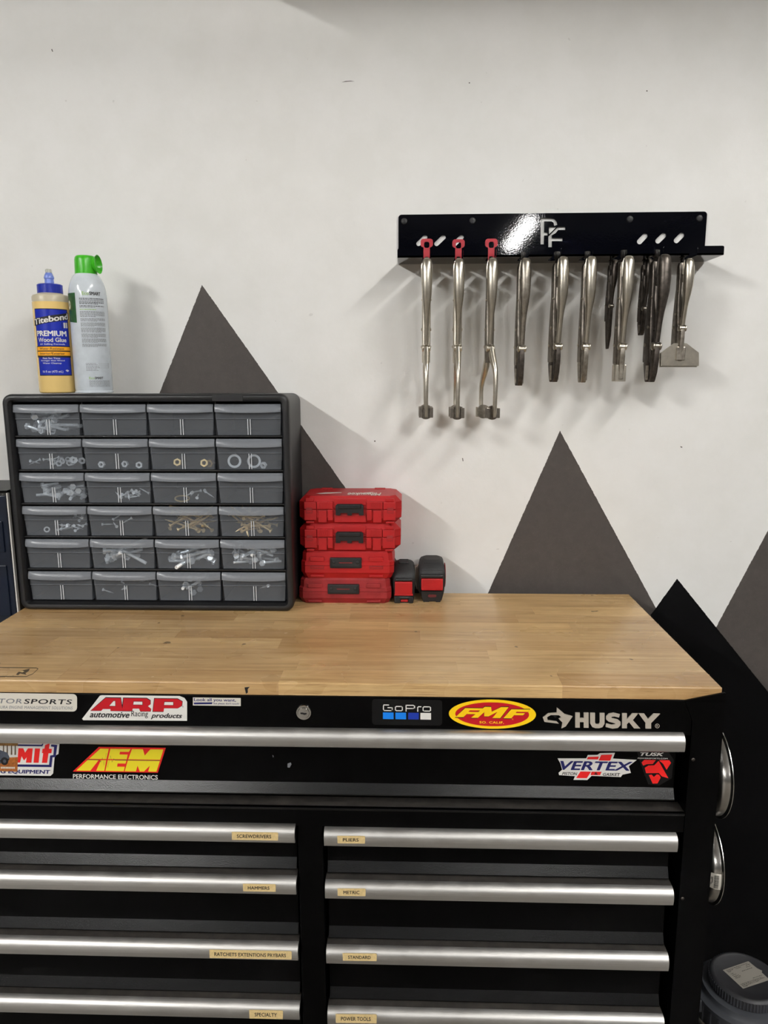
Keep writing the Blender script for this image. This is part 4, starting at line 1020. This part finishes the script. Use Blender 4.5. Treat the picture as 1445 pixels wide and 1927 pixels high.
# ------------------------------------------------------------------ tape measures
def tape_measure(x0, x1, yb, ztop, y0, lab, wide):
    W = x1 - x0; H = ztop - ZT; xc = (x0 + x1) / 2; dep = .085; o = (xc, y0 + dep / 2, ZT)
    t = thing('tape_measure', o, lab, 'tape measure', 'tape measures beside the cases')
    # shell section across the width at several heights
    tab = [(.0, .40, 0), (.06, .44, 0), (.22, .455, .0), (.52, .485, .0015), (.72, .485, .004), (.86, .455, .012), (.95, .38, .024), (1.0, .27, .036)] if not wide else [(.0, .36, 0), (.06, .385, 0), (.24, .45, 0), (.55, .495, .001), (.75, .49, .004), (.88, .455, .011), (.955, .40, .02), (1.0, .30, .030)]
    L = []
    for v, hw, back in tab:
        z = ZT + v * H; a = hw * W; c = min(.006, a * .4); Y0 = y0 + back; Y1 = y0 + dep - back * .6
        L.append([(xc - a + c, Y0, z), (xc + a - c, Y0, z), (xc + a, Y0 + c, z), (xc + a, Y1 - c, z), (xc + a - c, Y1, z), (xc - a + c, Y1, z), (xc - a, Y1 - c, z), (xc - a, Y0 + c, z)])
    sh = MB().loops(L, 0).build('housing', M_RUBBER, t, o)
    if not wide:
        MB().box(xc - .24 * W, xc + .22 * W, y0 + .032, y0 + .06, ZT + H * .96, ZT + H * 1.03, c=.003).build('grip_bump', M_RUBBER, sh, o)
        MB().box(xc - .40 * W, xc + .37 * W, y0 - .004, y0 + .008, ZT + .225 * H, ZT + .60 * H, c=.002).build('front_plate', M_RED, t, o)
        MB().box(xc - .42 * W, xc + .40 * W, y0 - .0048, y0 + .004, ZT + .215 * H, ZT + .25 * H, c=.001).build('front_ridge', M_RED, t, o)
        MB().box(xc - .38 * W, xc + .36 * W, y0 - .003, y0 + .012, ZT + .605 * H, ZT + .69 * H, c=.003).build('grip_ridge', M_PLASTIC, t, o)
        m = MB().box(xc - .43 * W, xc - .14 * W, y0 - .006, y0 + .01, ZT, ZT + .21 * H, c=.003).box(xc + .19 * W, xc + .42 * W, y0 - .006, y0 + .01, ZT, ZT + .21 * H, c=.003).box(xc - .43 * W, xc + .42 * W, y0 - .006, y0 + .01, ZT + .12 * H, ZT + .21 * H, c=.003)
        m.build('mouth', M_PLASTIC, t, o)
        MB().box(xc - .14 * W, xc + .18 * W, y0 - .003, y0 + .006, ZT + .035 * H, ZT + .10 * H, c=.001).build('lock_slide', M_RED, t, o)
    else:
        MB().box(xc - .41 * W, xc + .40 * W, y0 - .004, y0 + .008, ZT + .295 * H, ZT + .605 * H, c=.002).build('front_plate', M_RED, t, o)
        MB().box(xc - .44 * W, xc + .42 * W, y0 - .003, y0 + .012, ZT + .61 * H, ZT + .71 * H, c=.003).build('grip_ridge', M_PLASTIC, t, o)
        m = MB(); m.prism([(xc - .33 * W, ZT), (xc - .12 * W, ZT), (xc - .09 * W, ZT + .04 * H), (xc + .11 * W, ZT + .04 * H), (xc + .14 * W, ZT), (xc + .30 * W, ZT), (xc + .37 * W, ZT + .14 * H), (xc + .39 * W, ZT + .28 * H), (xc - .40 * W, ZT + .28 * H), (xc - .38 * W, ZT + .14 * H)], y0 - .006, y0 + .01)
        mo = m.build('mouth', M_PLASTIC, t, o)
        MB().prism(capsule((xc - .0055, ZT + .165 * H), (xc + .0055, ZT + .165 * H), .0026), y0 - .0066, y0 - .004).build('mouth_slot', M_SLOT, mo, o)
        for k in range(3):
            MB().box(xc - (.40 - .045 * k) * W, xc + (.40 - .045 * k) * W, y0 + .006 + .006 * k, y0 + .05, ZT + (.77 + .075 * k) * H, ZT + (.80 + .075 * k) * H, c=.002).build('grip_rib', M_PLASTIC, sh, o)
        xs = xc - .495 * W
        MB().tube([(xs - .001, y0 + .03, ZT + .86 * H), (xs - .006, y0 + .026, ZT + .80 * H), (xs - .0085, y0 + .022, ZT + .62 * H), (xs - .008, y0 + .022, ZT + .40 * H), (xs - .004, y0 + .022, ZT + .26 * H), (xs - .005, y0 + .022, ZT + .24 * H)], .0013, 8).build('belt_clip', M_STEEL, t, o)
        MB().lathe([(.024, 0), (.024, .001), (.020, .0018)], (xc + .49 * W, y0 + dep * .5, ZT + .55 * H), 'x', 28).build('side_badge', M_RED_WORN, t, o)
    return t
YT1, YT2 = at(760, 1136, Z=ZT).y + .006, at(812, 1133, Z=ZT).y + .006
tape_measure(at(738.5, 1100, Y=YT1).x, at(781.5, 1100, Y=YT1).x, 0, at(760, 1060, Y=YT1 + .03).z, YT1, 'narrower black and red tape measure next to the red cases', False)
tape_measure(at(788, 1095, Y=YT2).x, at(838.5, 1095, Y=YT2).x, 0, at(815, 1053, Y=YT2 + .03).z, YT2, 'wider black and red tape measure with belt clip', True)
# ------------------------------------------------------------------ pliers rack on the wall
from mathutils.geometry import tessellate_polygon
RX0, RX1, RZ0, RZ1 = .1230, .6985, 1.5905, 1.6800
YP = YW - .0035                 # face of the back plate
def plate_with_holes(mb, outer, holes, a0, a1, mi=0):
    """plate in the X, Z plane between y = a0 (front) and a1 (back)"""
    loops_ = [outer] + holes
    tri = tessellate_polygon([[Vector((x, z, 0)) for x, z in L] for L in loops_])
    flat = [q for L in loops_ for q in L]; n = len(flat)
    mb.add([(x, a0, z) for x, z in flat] + [(x, a1, z) for x, z in flat], [tuple(t) for t in tri] + [tuple(i + n for i in t) for t in tri], mi)
    for L in loops_:
        k = len(L); mb.add([(x, a0, z) for x, z in L] + [(x, a1, z) for x, z in L], [(i, (i + 1) % k, k + (i + 1) % k, k + i) for i in range(k)], mi)
    return mb
def px_loop(pts, Y): return [(q.x, q.z) for q in (at(x, y, Y=Y) for x, y in pts)]
def capsule(a, b, r, n=7):
    ang = math.degrees(math.atan2(b[1] - a[1], b[0] - a[0]))
    return arc(b[0], b[1], r, ang - 90, ang + 90, n) + arc(a[0], a[1], r, ang + 90, ang + 270, n)
holes = [px_loop(capsule(a, b_, r), YP) for a, b_, r in (((787.6, 458.7), (799.8, 446.5), 4.4), ((821.4, 458.7), (834.2, 446.5), 4.4), ((855.7, 458.7), (868.2, 446.5), 4.4), ((1203.3, 454.8), (1213.7, 443.8), 4.9), ((1237.8, 453.5), (1248.6, 443), 4.9), ((1272.6, 452.8), (1282.6, 442.6), 4.9))]
mono = lambda L: px_loop([(960 + x / 9.03, 390 + y / 9.03) for x, y in L], YP)
holes += [mono([(515, 185), (690, 185), (750, 200), (790, 245), (803, 298), (748, 318), (735, 260), (700, 240), (578, 240), (578, 425), (636, 425), (636, 478), (578, 478), (572, 630), (515, 630)]),
          mono([(657, 332), (788, 332), (657, 463)]),
          mono([(815, 332), (935, 332), (935, 385), (815, 385), (770, 440), (708, 475), (708, 520), (890, 520), (890, 575), (708, 575), (708, 690), (648, 690), (648, 500)])]
RO = ((RX0 + RX1) / 2, YW, RZ0)
rack = thing('tool_rack', RO, 'glossy black steel wall rack with slots and a cut-out monogram', 'rack')
outer = [(RX1, RZ0)] + arc(RX1 - .006, RZ1 - .006, .006, 0, 90, 5) + arc(RX0 + .006, RZ1 - .006, .006, 90, 180, 5) + [(RX0, RZ0)]
plate_with_holes(MB(), outer, holes, YP, YW - .0002).build('back_plate', M_BLACK_RACK, rack, RO)
YL = -.045                      # front edge of the tray
NX = [at(px, 478, Y=YL).x for px in (803, 864, 926, 988, 1048, 1108, 1172, 1240, 1305)]
TX0, TX1, NW = .1225, .7025, .0075
pts = [(TX1, YP), (TX0, YP), (TX0, YL)]
for nx in NX: pts += [(nx - NW, YL), (nx - NW, .004), (nx - NW * .6, .009), (nx, .0105), (nx + NW * .6, .009), (nx + NW, .004), (nx + NW, YL)]
pts += [(TX1, YL)]
tray = MB().prism(pts, RZ0, RZ0 + .003, 'z').build('tray', M_BLACK_RACK, rack, RO)
edges = [TX0] + [e for nx in NX for e in (nx - NW, nx + NW)] + [TX1]
for x0, x1 in zip(edges[0::2], edges[1::2]):
    if x1 - x0 < .004: continue
    r = .003
    MB().prism([(x0, RZ0), (x1, RZ0)] + arc(x1 - r, RZ0 + .0155 - r, r, 0, 90, 3) + arc(x0 + r, RZ0 + .0155 - r, r, 90, 180, 3), YL, YL + .003, 'y').build('front_lip', M_BLACK_RACK, tray, RO)
for px, py in ((760.5, 416.5), (889, 415.5), (1185, 412.5), (1316, 411)):
    q = at(px, py, Y=YP)
    sc = MB().lathe([(.0062, 0), (.0062, -.0008), (.0050, -.0022), (.0022, -.0026), (.0020, -.0012), (.0002, -.0012)], q, 'y', 24, caps=(True, True)).build('screw', M_PLASTIC, rack, RO)
    st = [((.0031 if k % 2 == 0 else .0017) * math.cos(math.pi * k / 6) + q.x, (.0031 if k % 2 == 0 else .0017) * math.sin(math.pi * k / 6) + q.z) for k in range(12)]
    MB().prism(st, q.y - .0028, q.y - .0020, 'y').build('torx_socket', M_INK, sc, RO)

# ------------------------------------------------------------------ locking pliers
M_KNOB = plain('oily_black_steel', srgb(34, 31, 29), .4, metal=.3)
def knurl(mb, r, z0, z1, n=14):
    ring = lambda rr, z: [(rr * (1 if k % 2 else .88) * math.cos(2 * math.pi * k / (2 * n)), rr * (1 if k % 2 else .88) * math.sin(2 * math.pi * k / (2 * n)), z) for k in range(2 * n)]
    return mb.loops([ring(r * .85, z0), ring(r, z0 + .001), ring(r, z1 - .001), ring(r * .85, z1)], 0, smooth=False)
def pliers(px, ytop, yriv, yfix, ytip, ys, lab, mats, rz=0, s=1.0, key=False, jaw='plain', jrz=0, group='locking pliers on the rack', dx=0.0):
    """hangs in a tray slot by its adjusting screw; lever handle towards the viewer. mats: lever, body, jaw"""
    m_lev, m_body, m_jaw = mats
    lev = -.032 * s
    zz = lambda y: at(px, y, Y=ys + lev).z
    X = at(px, ytop + 60, Y=ys + lev).x
    rzr = math.radians(rz)
    root = Vector((X - math.sin(rzr) * .032 * s + dx, ys, RZ0 + .003))
    cat = 'locking clamp' if jaw == 'clamp' else 'locking pliers'
    t = thing('locking_clamp' if jaw == 'clamp' else 'locking_pliers', root, lab, 'clamp' if jaw == 'clamp' else 'pliers', group, rzr)
    z0, zr, zf, zt = zz(ytop) - root.z, zz(yriv) - root.z, zz(yfix) - root.z, zz(ytip) - root.z
    L = z0 - zr
    S = lambda rows: [(0, y * s, z0 - u * L, a * s, b * s) for u, y, a, b in rows]
    lever = MB().loft(S([(0, -.030, .0042, .0025), (.012, -.0305, .0072, .0050), (.05, -.032, .0090, .0070), (.13, -.033, .0096, .0080), (.26, -.0335, .0097, .0085), (.40, -.0325, .0090, .0082), (.52, -.030, .0072, .0072), (.62, -.027, .0054, .0062), (.74, -.024, .0046, .0055), (.86, -.0215, .0045, .0050), (.955, -.0195, .0046, .0045)]), 14, 2.3).build('lever_handle', m_lev, t)
    MB().loft(S([(.02, -.026, .0078, .0015), (.08, -.026, .0104, .0022), (.14, -.026, .0106, .0022), (.22, -.0255, .0100, .002)]), 12, 3).build('flared_edge', m_lev, lever)
    # rivet with two cheeks
    m = MB(); cy, cz = -.0190 * s, zr
    for sx in (-1, 1):
        m.lathe([(.0001, 0), (.0062 * s, 0), (.0066 * s, .0008 * sx), (.0062 * s, .0028 * s * sx), (.0040 * s, .0040 * s * sx), (.0001, .0044 * s * sx)], (sx * .0042 * s, cy, cz), 'x', 20, caps=(False, False))
    m.lathe([(.0052 * s, -.0052 * s), (.0052 * s, .0052 * s)], (0, cy, cz), 'x', 18)
    m.build('pivot_rivet', M_STEEL if m_lev is not M_STEEL_DARK else M_STEEL_OLD, t)
    # fixed handle: folded channel running down to the jaw
    zb0 = min(z0 - .004, -.012)
    wide = .0080 * s
    fx = MB().loft([(0, 0, zb0, .0060 * s, .0052 * s), (0, 0, zb0 - .006, .0076 * s, .0066 * s), (0, -.001 * s, z0 - .20 * L, wide, .0080 * s), (0, -.002 * s, z0 - .42 * L, wide, .0074 * s), (0, 0, z0 - .58 * L, wide * 1.02, .0085 * s), (0, .001 * s, z0 - .80 * L, wide * 1.0, .0110 * s), (0, .001 * s, zr, wide * .98, .0130 * s), (0, .001 * s, zf + .004, wide * .94, .0135 * s), (0, .001 * s, zf, wide * .92, .0130 * s)], 14, 5).build('fixed_handle', m_body, t)
    for yy, u, r in ((-.003, .78, .0028), (.004, .98, .0030), (-.010, .45, .0016)):
        m = MB()
        for sx in (-1, 1): m.lathe([(r * s, 0), (r * s, sx * .0010), (r * .5 * s, sx * .0018)], (sx * wide * .98, yy * s, z0 - u * L), 'x', 12)
        m.build('rivet', M_STEEL if m_body is not M_STEEL_DARK else M_STEEL_OLD, fx)
    # link and release lever between the handles
    MB().loft([(0, -.014 * s, z0 - .33 * L, .0052 * s, .003 * s), (0, -.014 * s, z0 - .48 * L, .0062 * s, .004 * s), (0, -.0155 * s, z0 - .62 * L, .0050 * s, .0045 * s), (0, -.0150 * s, z0 - .82 * L, .0040 * s, .0050 * s)], 10, 3).build('release_lever', m_body, t)
    # adjusting screw
    m = MB(); prof = []; z = zb0 - .002
    while z < .001: prof += [(.0040 * s, z), (.0034 * s, z + .0008)]; z += .0016
    m.lathe(prof, n=12)
    if not key: knurl(m, .0060 * s, -.004, .0085)
    scr = m.build('adjusting_screw', M_KNOB, t)
    if key:
        zk1 = at(px, ytop - 35.5, Y=ys).z - root.z; w2 = .0112; r = .005
        zk0 = zk1 - .0172
        oo = [(.0058, zb0 + .004), (.0058, zk0 + .002), (.0094, zk0 + .0035), (w2, zk0 + .006)] + arc(w2 - r, zk1 - r, r, 0, 90, 4) + arc(-w2 + r, zk1 - r, r, 90, 180, 4) + [(-w2, zk0 + .006), (-.0094, zk0 + .0035), (-.0058, zk0 + .002), (-.0058, zb0 + .004)]
        hh = rrect(-.0048, .0048, zk0 + .0012, zk1 - .0052, .0032, 4)
        plate_with_holes(MB(), oo, [hh], -.0019, .0019).build('red_key', M_REDKEY, t).rotation_euler = (0, 0, -rzr)
    # jaws
    if jaw == 'clamp':
        zp = zt + .012                                   # pad centre
        A = lambda y0_, ym, top: [(0, y0_, top, .0050, .0055), (0, y0_ + (ym - y0_) * .14, top - .012, .0060, .0075), (0, y0_ + (ym - y0_) * .42, top - .026, .0056, .0085), (0, y0_ + (ym - y0_) * .80, top - .040, .0044, .0065), (0, ym * .97, top - .052, .0040, .0052), (0, ym, (top + zp) / 2 - .012, .0039, .0048), (0, ym * .99, zp + .018, .0038, .0048), (0, ym * .95, zp + .004, .0036, .0050), (0, ym * .92, zp - .008, .0030, .0040)]
        MB().loft(A(-.019, -.044, zr + .003), 12, 2.6).build('clamp_arm', m_lev, t)
        MB().loft(A(.002, .030, zf + .006), 12, 2.6).build('clamp_arm', m_lev, t)
        for yy, sg, pm in ((-.030, -1, m_jaw), (.017, 1, M_STEEL_OLD)):
            pd = MB().lathe([(.0131, -.0022), (.0131, .0022)], (0, yy, zp), 'y', 26).build('swivel_pad', pm, t)
            for sx in (-1, 1):
                MB().box(sx * .0095 - .0038, sx * .0095 + .0038, yy + sg * .002 - .004, yy + sg * .002 + .004, zp - .0098, zp + .0090, c=.0009).build('pad_cheek', pm, pd)
            MB().box(-.0050, .0050, yy + sg * .002 - .0030, yy + sg * .002 + .0030, zp - .0115, zp + .006, c=.0008).build('pad_socket', pm, pd)
        if jrz:                                          # the jaws are turned a little about the handle
            for o_ in t.children:
                if o_.name.split('.')[0] in ('clamp_arm', 'swivel_pad'):
                    R_ = Matrix.Rotation(math.radians(jrz), 4, 'Z'); pv = Vector((0, -.010, 0))
                    o_.matrix_basis = Matrix.Translation(pv) @ R_ @ Matrix.Translation(-pv)
    else:
        jw = {'plain': .0056, 'wide': .0056, 'block': .0058, 'nose': .0050, 'plate': .0052}[jaw] * s
        lo = [(0, -.019 * s, zr + .004 * s, .0046 * s, .0042 * s), (0, -.0180 * s, zr - .006 * s, .0050 * s, .0062 * s), (0, -.0165 * s, zr - .018 * s, jw, .0078 * s), (0, -.0135 * s, (zf + zt) / 2, jw * 1.0, .0068 * s), (0, -.0095 * s, zt + .002, jw * (.9 if jaw != 'nose' else .45), .0048 * s * (1 if jaw != 'nose' else .6)), (0, -.0088 * s, zt, jw * (.8 if jaw != 'nose' else .35), .0040 * s * (1 if jaw != 'nose' else .5))]
        j1 = MB().loft(lo, 10, 4).build('lower_jaw', m_jaw, t)
        hi = [(0, .002 * s, zf + .006, .0064 * s, .0100 * s), (0, .002 * s, zf - .004, .0074 * s if jaw != 'nose' else .005 * s, .0098 * s), (0, .001 * s, (zf + zt) / 2, .0070 * s if jaw != 'nose' else .0042 * s, .0078 * s), (0, 0, zt + .002, .0062 * s if jaw != 'nose' else .0025 * s, .0050 * s), (0, 0, zt, .0054 * s if jaw != 'nose' else .002 * s, .0042 * s)]
        j2 = MB().loft(hi, 10, 4).build('upper_jaw', m_jaw, t)
        if jaw == 'plain':
            for k in range(5): MB().box(-.0058 * s, .0058 * s, -.0052 * s, -.0040 * s, zt + .003 + k * .0034, zt + .0048 + k * .0034).build('tooth', m_jaw, j2)
            for sx in (-1, 1): MB().loft([(sx * .0066 * s, -.006 * s, zf - .006, .0012, .005 * s), (sx * .0066 * s, -.0055 * s, zt + .004, .0012, .004 * s)], 8, 4).build('jaw_cheek', M_STEEL_OLD, j2)
        if jaw == 'block':
            for yy in (-.0150, .0005): MB().box(-.0092, .0092, yy - .0050, yy + .0050, zt, zt + .0300, c=.0008).build('flat_jaw', M_STEEL, t)
            MB().box(-.0035, .0035, -.0222, -.0190, zt + .004, zt + .040, c=.001).build('jaw_spine', m_jaw, t)
        if jaw == 'plate':
            q = [(1238, 688.5), (1238, 663.5), (1264, 646), (1289, 646), (1314, 663.5), (1314, 688.5)]
            for yy, nm in ((-.0165 * s, 'front_plate'), (-.0095 * s, 'rear_plate')):
                W = [at(x, y, Y=ys - .0165) for x, y in q]
                k = 0 if nm == 'front_plate' else -.0022
                xm = sum(w.x for w in W) / 6
                MB().prism([((w.x - xm) * .97 + .0, w.z - root.z + k) for w in W], yy - .0016, yy + .0016).build(nm, M_STEEL, t)
            MB().box(-.0085, .0085, -.0215 * s, -.0165 * s, zt + .006, zt + .030, c=.001).build('jaw_socket', M_STEEL_OLD, t)
    return t
N_, O_, D_, B_ = M_STEEL, M_STEEL_OLD, M_STEEL_DARK, M_STEEL_BODY
YS = -.018
pliers(803, 485, 655, 682, 788, YS, 'locking clamp with red key at the left end of the rack', (N_, N_, B_), 0, key=True, jaw='clamp')
pliers(863.5, 486, 655, 683, 789, YS, 'locking clamp with red key, second from the left', (N_, N_, B_), 0, key=True, jaw='clamp')
pliers(926, 485, 655, 682, 789, YS, 'turned locking clamp with red key showing both arms', (N_, B_, B_), 0, key=True, jaw='clamp', jrz=15)
pliers(988, 485, 656, 687, 726, YS, 'worn locking pliers with spotted lever, fourth from the left', (O_, B_, D_), 5)
pliers(1059, 482, 652, 681, 719, YS, 'locking pliers with stamped lever hanging below the monogram', (N_, B_, D_), 11)
pliers(1111, 482, 652, 681, 720, YS, 'plain nickel locking pliers, sixth from the left', (N_, B_, O_), 3)
pliers(1181, 481, 652, 684, 718, YS - .012, 'locking pliers with flat square welding jaws', (N_, B_, O_), 2, jaw='block')
pliers(1166, 488, 575, 603, 656, .012, 'small dark needle-nose locking pliers behind the square-jawed pair', (D_, D_, D_), 8, s=.62, jaw='nose', dx=-.011)
pliers(1249, 478, 651, 681, 719, YS - .012, 'large dark grimy locking pliers beside the sheet-metal pair', (D_, D_, D_), 9, s=1.12)
pliers(1228, 486, 580, 604, 630, .012, 'small dark locking pliers behind the large grimy pair', (D_, D_, D_), 8, s=.66, dx=-.009)
pliers(1294, 486, 617, 672, 684, YS, 'sheet-metal locking pliers with broad plate jaws at the right end', (N_, B_, O_), 6, s=.92, jaw='plate')

# ------------------------------------------------------------------ magnetic bowls on the chest side
M_BOWL = plain('stainless_bowl', (.55, .53, .50, 1), .22, metal=1, mottle=.12, scale=30)
def bowl(yc, zc, R, lab, barcode=False):
    x0 = CX + .001; o = (x0, yc, zc)
    t = thing('magnetic_bowl', o, lab, 'bowl', 'magnetic bowls on the chest side')
    MB().lathe([(.0001, 0), (.034, 0), (.036, .002), (.036, .008), (.030, .009), (.0001, .009)], o, 'x', 32, caps=(False, False)).build('magnet_base', M_RUBBER, t, o)
    prof = [(.0001, .009), (R * .55, .009), (R * .74, .0105), (R * .86, .016), (R * .93, .024), (R * .945, .0318), (R * .985, .0332), (R, .0338), (R, .0350), (R * .98, .0350), (R * .92, .033), (R * .90, .024), (R * .84, .0175), (R * .72, .012), (R * .5, .0105), (.0001, .0105)]
    bw = MB().lathe(prof, o, 'x', 56, caps=(False, False)).build('bowl', M_BOWL, t, o)
    if barcode:
        def surf(x, y, h):      # x: along the wall of the bowl outwards, y: round it, in millimetres
            a = math.pi + (y / 1000) / (R * .92); xx = .0165 + x / 1000; prof_ = [(.0105, .74), (.016, .86), (.024, .93), (.0318, .945), (.04, .95)]
            for (xa, ra), (xb, rb) in zip(prof_, prof_[1:]):
                if xa <= xx <= xb: r = R * (ra + (rb - ra) * (xx - xa) / (xb - xa)) + h + .0005
            return Vector((x0 + xx, yc + r * math.cos(a), zc + r * math.sin(a)))
        p = Print(surf)
        for k in range(13):
            for xa, xb in ((0, 3.5), (3.5, 7.5), (7.5, 11.5), (11.5, 15)): p.rect(xa, -13 + k * 2, xb, -11 + k * 2, M_CREAM, .0003)
        rg2 = random.Random(8); y = -10.5
        while y < 10.5:
            w = rg2.choice((.35, .6, .95)); p.rect(5.0, y, 7.4, y + w, M_INK, .0006); p.rect(7.6, y, 11.2, y + w, M_INK, .0006); y += w + rg2.choice((.4, .7))
        for k in range(3): p.rect(1.2 + k * .9, -7, 1.7 + k * .9, 7 - 2 * k, M_INK, .0006)
        p.build('barcode_sticker', bw, o)
    return t
bowl(-.356, .774, .0745, 'round stainless magnetic bowl on the chest side, upper one')
bowl(-.353, .6225, .0735, 'round stainless magnetic bowl with barcode sticker, lower one', True)

# ------------------------------------------------------------------ grey canister on the floor
M_CANI = plain('grey_canister_plastic', srgb(64, 66, 71), .4, mottle=.06, scale=40)
M_CANI2 = plain('dark_grey_lid', srgb(42, 42, 45), .5, mottle=.08, scale=60)
ZL = .30; kc = Vector((.7618, -.2406, 0)); RL = .0569
t = thing('canister', kc, 'grey plastic canister with ribbed screw lid beside the tool chest', 'canister')
RBod = .081
MB().lathe([(RBod * .86, 0), (RBod * .9, .004), (RBod, .20), (RBod, ZL - .045), (RBod + .004, ZL - .043), (RBod + .004, ZL - .036), (RBod - .004, ZL - .033), (RL + .018, ZL - .030), (RL + .016, ZL - .022), (RL + .006, ZL - .021)], kc, n=56).build('tub', M_CANI, t, kc)
lidp = [(RL + .004, ZL - .021), (RL + .004, ZL - .004), (RL + .001, ZL - .0005), (RL - .002, ZL), (RL - .004, ZL - .0006), (RL - .006, ZL - .0022), (.0001, ZL - .0022)]
lid = MB().lathe(lidp, kc, n=56, caps=(True, False)).build('lid', M_CANI2, t, kc)
for k in range(72):
    a = 2 * math.pi * k / 72
    c, s = math.cos(a), math.sin(a); q = Vector((kc.x + (RL + .0045) * c, kc.y + (RL + .0045) * s, 0)); d = Vector((-s, c, 0)) * .0011; e = Vector((c, s, 0)) * .0009
    m = MB(); v = [q + d - e, q - d - e, q - d * .6 + e, q + d * .6 + e]
    m.loops([[(w.x, w.y, z) for w in v] for z in (ZL - .019, ZL - .0045)], 0, smooth=False).build('grip_rib', M_CANI, lid, kc)
def lid_surf(x, y, h): return at(x, y, Z=ZL - .0022) + Vector((0, 0, h))
p = Print(lid_surf)
M_PAPER = plain('paper_label', srgb(146, 141, 132), .6)
LQ = [(1360, 1825.5), (1408, 1809), (1424, 1822), (1434, 1827), (1433, 1830), (1448, 1844), (1398, 1860.5)]
p.slab(LQ, M_PAPER, .0003)
A, Bv, Cv = Vector((1360, 1825.5)), Vector((48, -16.5)), Vector((38, 35))
rg3 = random.Random(4)
def dash(u0, u1, v, w=.022):
    u = u0
    while u < u1:
        l = rg3.uniform(.02, .07); e = min(u + l, u1)
        p.poly([tuple(A + Bv * a + Cv * b_) for a, b_ in ((u, v), (e, v), (e, v + w), (u, v + w))], M_INK, .0005); u = e + .018
for u0, u1, v in ((.08, .92, .06), (.08, .30, .11), (.40, .6, .12), (.8, .95, .12), (.08, .2, .16), (.75, .92, .2), (.1, .2, .26), (.5, .9, .30), (.1, .26, .33), (.1, .3, .40), (.12, .34, .45), (.1, .3, .5), (.6, .95, .72), (.06, .9, .80), (.06, .95, .85), (.06, .7, .90), (.06, .25, .94)): dash(u0, u1, v)
p.build('paper_label', lid, kc)
# bail clip and ribs on the side of the tub
MB().tube([kc + Vector((math.cos(a) * (RBod + .010), math.sin(a) * (RBod + .010), ZL - .052 - .02 * abs(math.sin(a * .5)))) for a in [math.radians(150 + 8 * k) for k in range(20)]], .003, 8).build('bail_wire', M_STEEL, t, kc)
for ang in (186, 290):
    a = math.radians(ang); c = Vector((kc.x + math.cos(a) * (RBod + .006), kc.y + math.sin(a) * (RBod + .006), ZL - .050))
    MB().box(c.x - .010, c.x + .010, c.y - .010, c.y + .010, c.z - .013, c.z + .013, c=.003).build('bail_clip', M_CANI, t, kc)
for k in range(28):
    a = 2 * math.pi * k / 28; c = Vector((kc.x + math.cos(a) * RBod, kc.y + math.sin(a) * RBod, 0)); d = Vector((-math.sin(a), math.cos(a), 0)) * .003; e = Vector((math.cos(a), math.sin(a), 0)) * .003
    v = [c + d - e, c - d - e, c - d * .6 + e, c + d * .6 + e]
    MB().loops([[(w.x, w.y, z) for w in v] for z in (.20, ZL - .045)], 0, smooth=False).build('tub_rib', M_CANI, t, kc)

# ------------------------------------------------------------------ blue cabinet at the picture's left edge
M_BLUECAB = plain('dark_blue_enamel', srgb(5, 17, 36), .35, mottle=.25, scale=14)
M_OLIVE = plain('dark_grey_side', srgb(50, 48, 45), .55)
bx1, by0, bzt = -.6035, -.10, 1.169
o = (-.85, -.03, 0)
t = thing('blue_cabinet', o, 'dark blue cabinet with white edge strip left of the organizer', 'cabinet')
MB().box(-1.1, bx1, by0 + .003, .038, 0, bzt).build('carcass', M_OLIVE, t, o)
MB().box(-1.1, bx1, by0 - .002, .038, bzt - .0, bzt + .004, c=.001).build('top', M_BLACK, t, o)
MB().box(bx1 - .0016, bx1 + .0008, by0 - .003, by0 + .004, .1, bzt - .001).build('edge_strip', M_WHITE, t, o)
dr = MB().box(-1.09, bx1 - .003, by0 - .003, by0 + .003, .1, bzt - .006, c=.001).build('door', M_BLUECAB, t, o)
for za, zb in ((1.055, 1.115), (.93, 1.03), (.6, .9)):
    MB().box(-1.05, bx1 - .013, by0 - .006, by0 - .002, za, zb, c=.0015).build('door_panel', M_BLUECAB, dr, o)
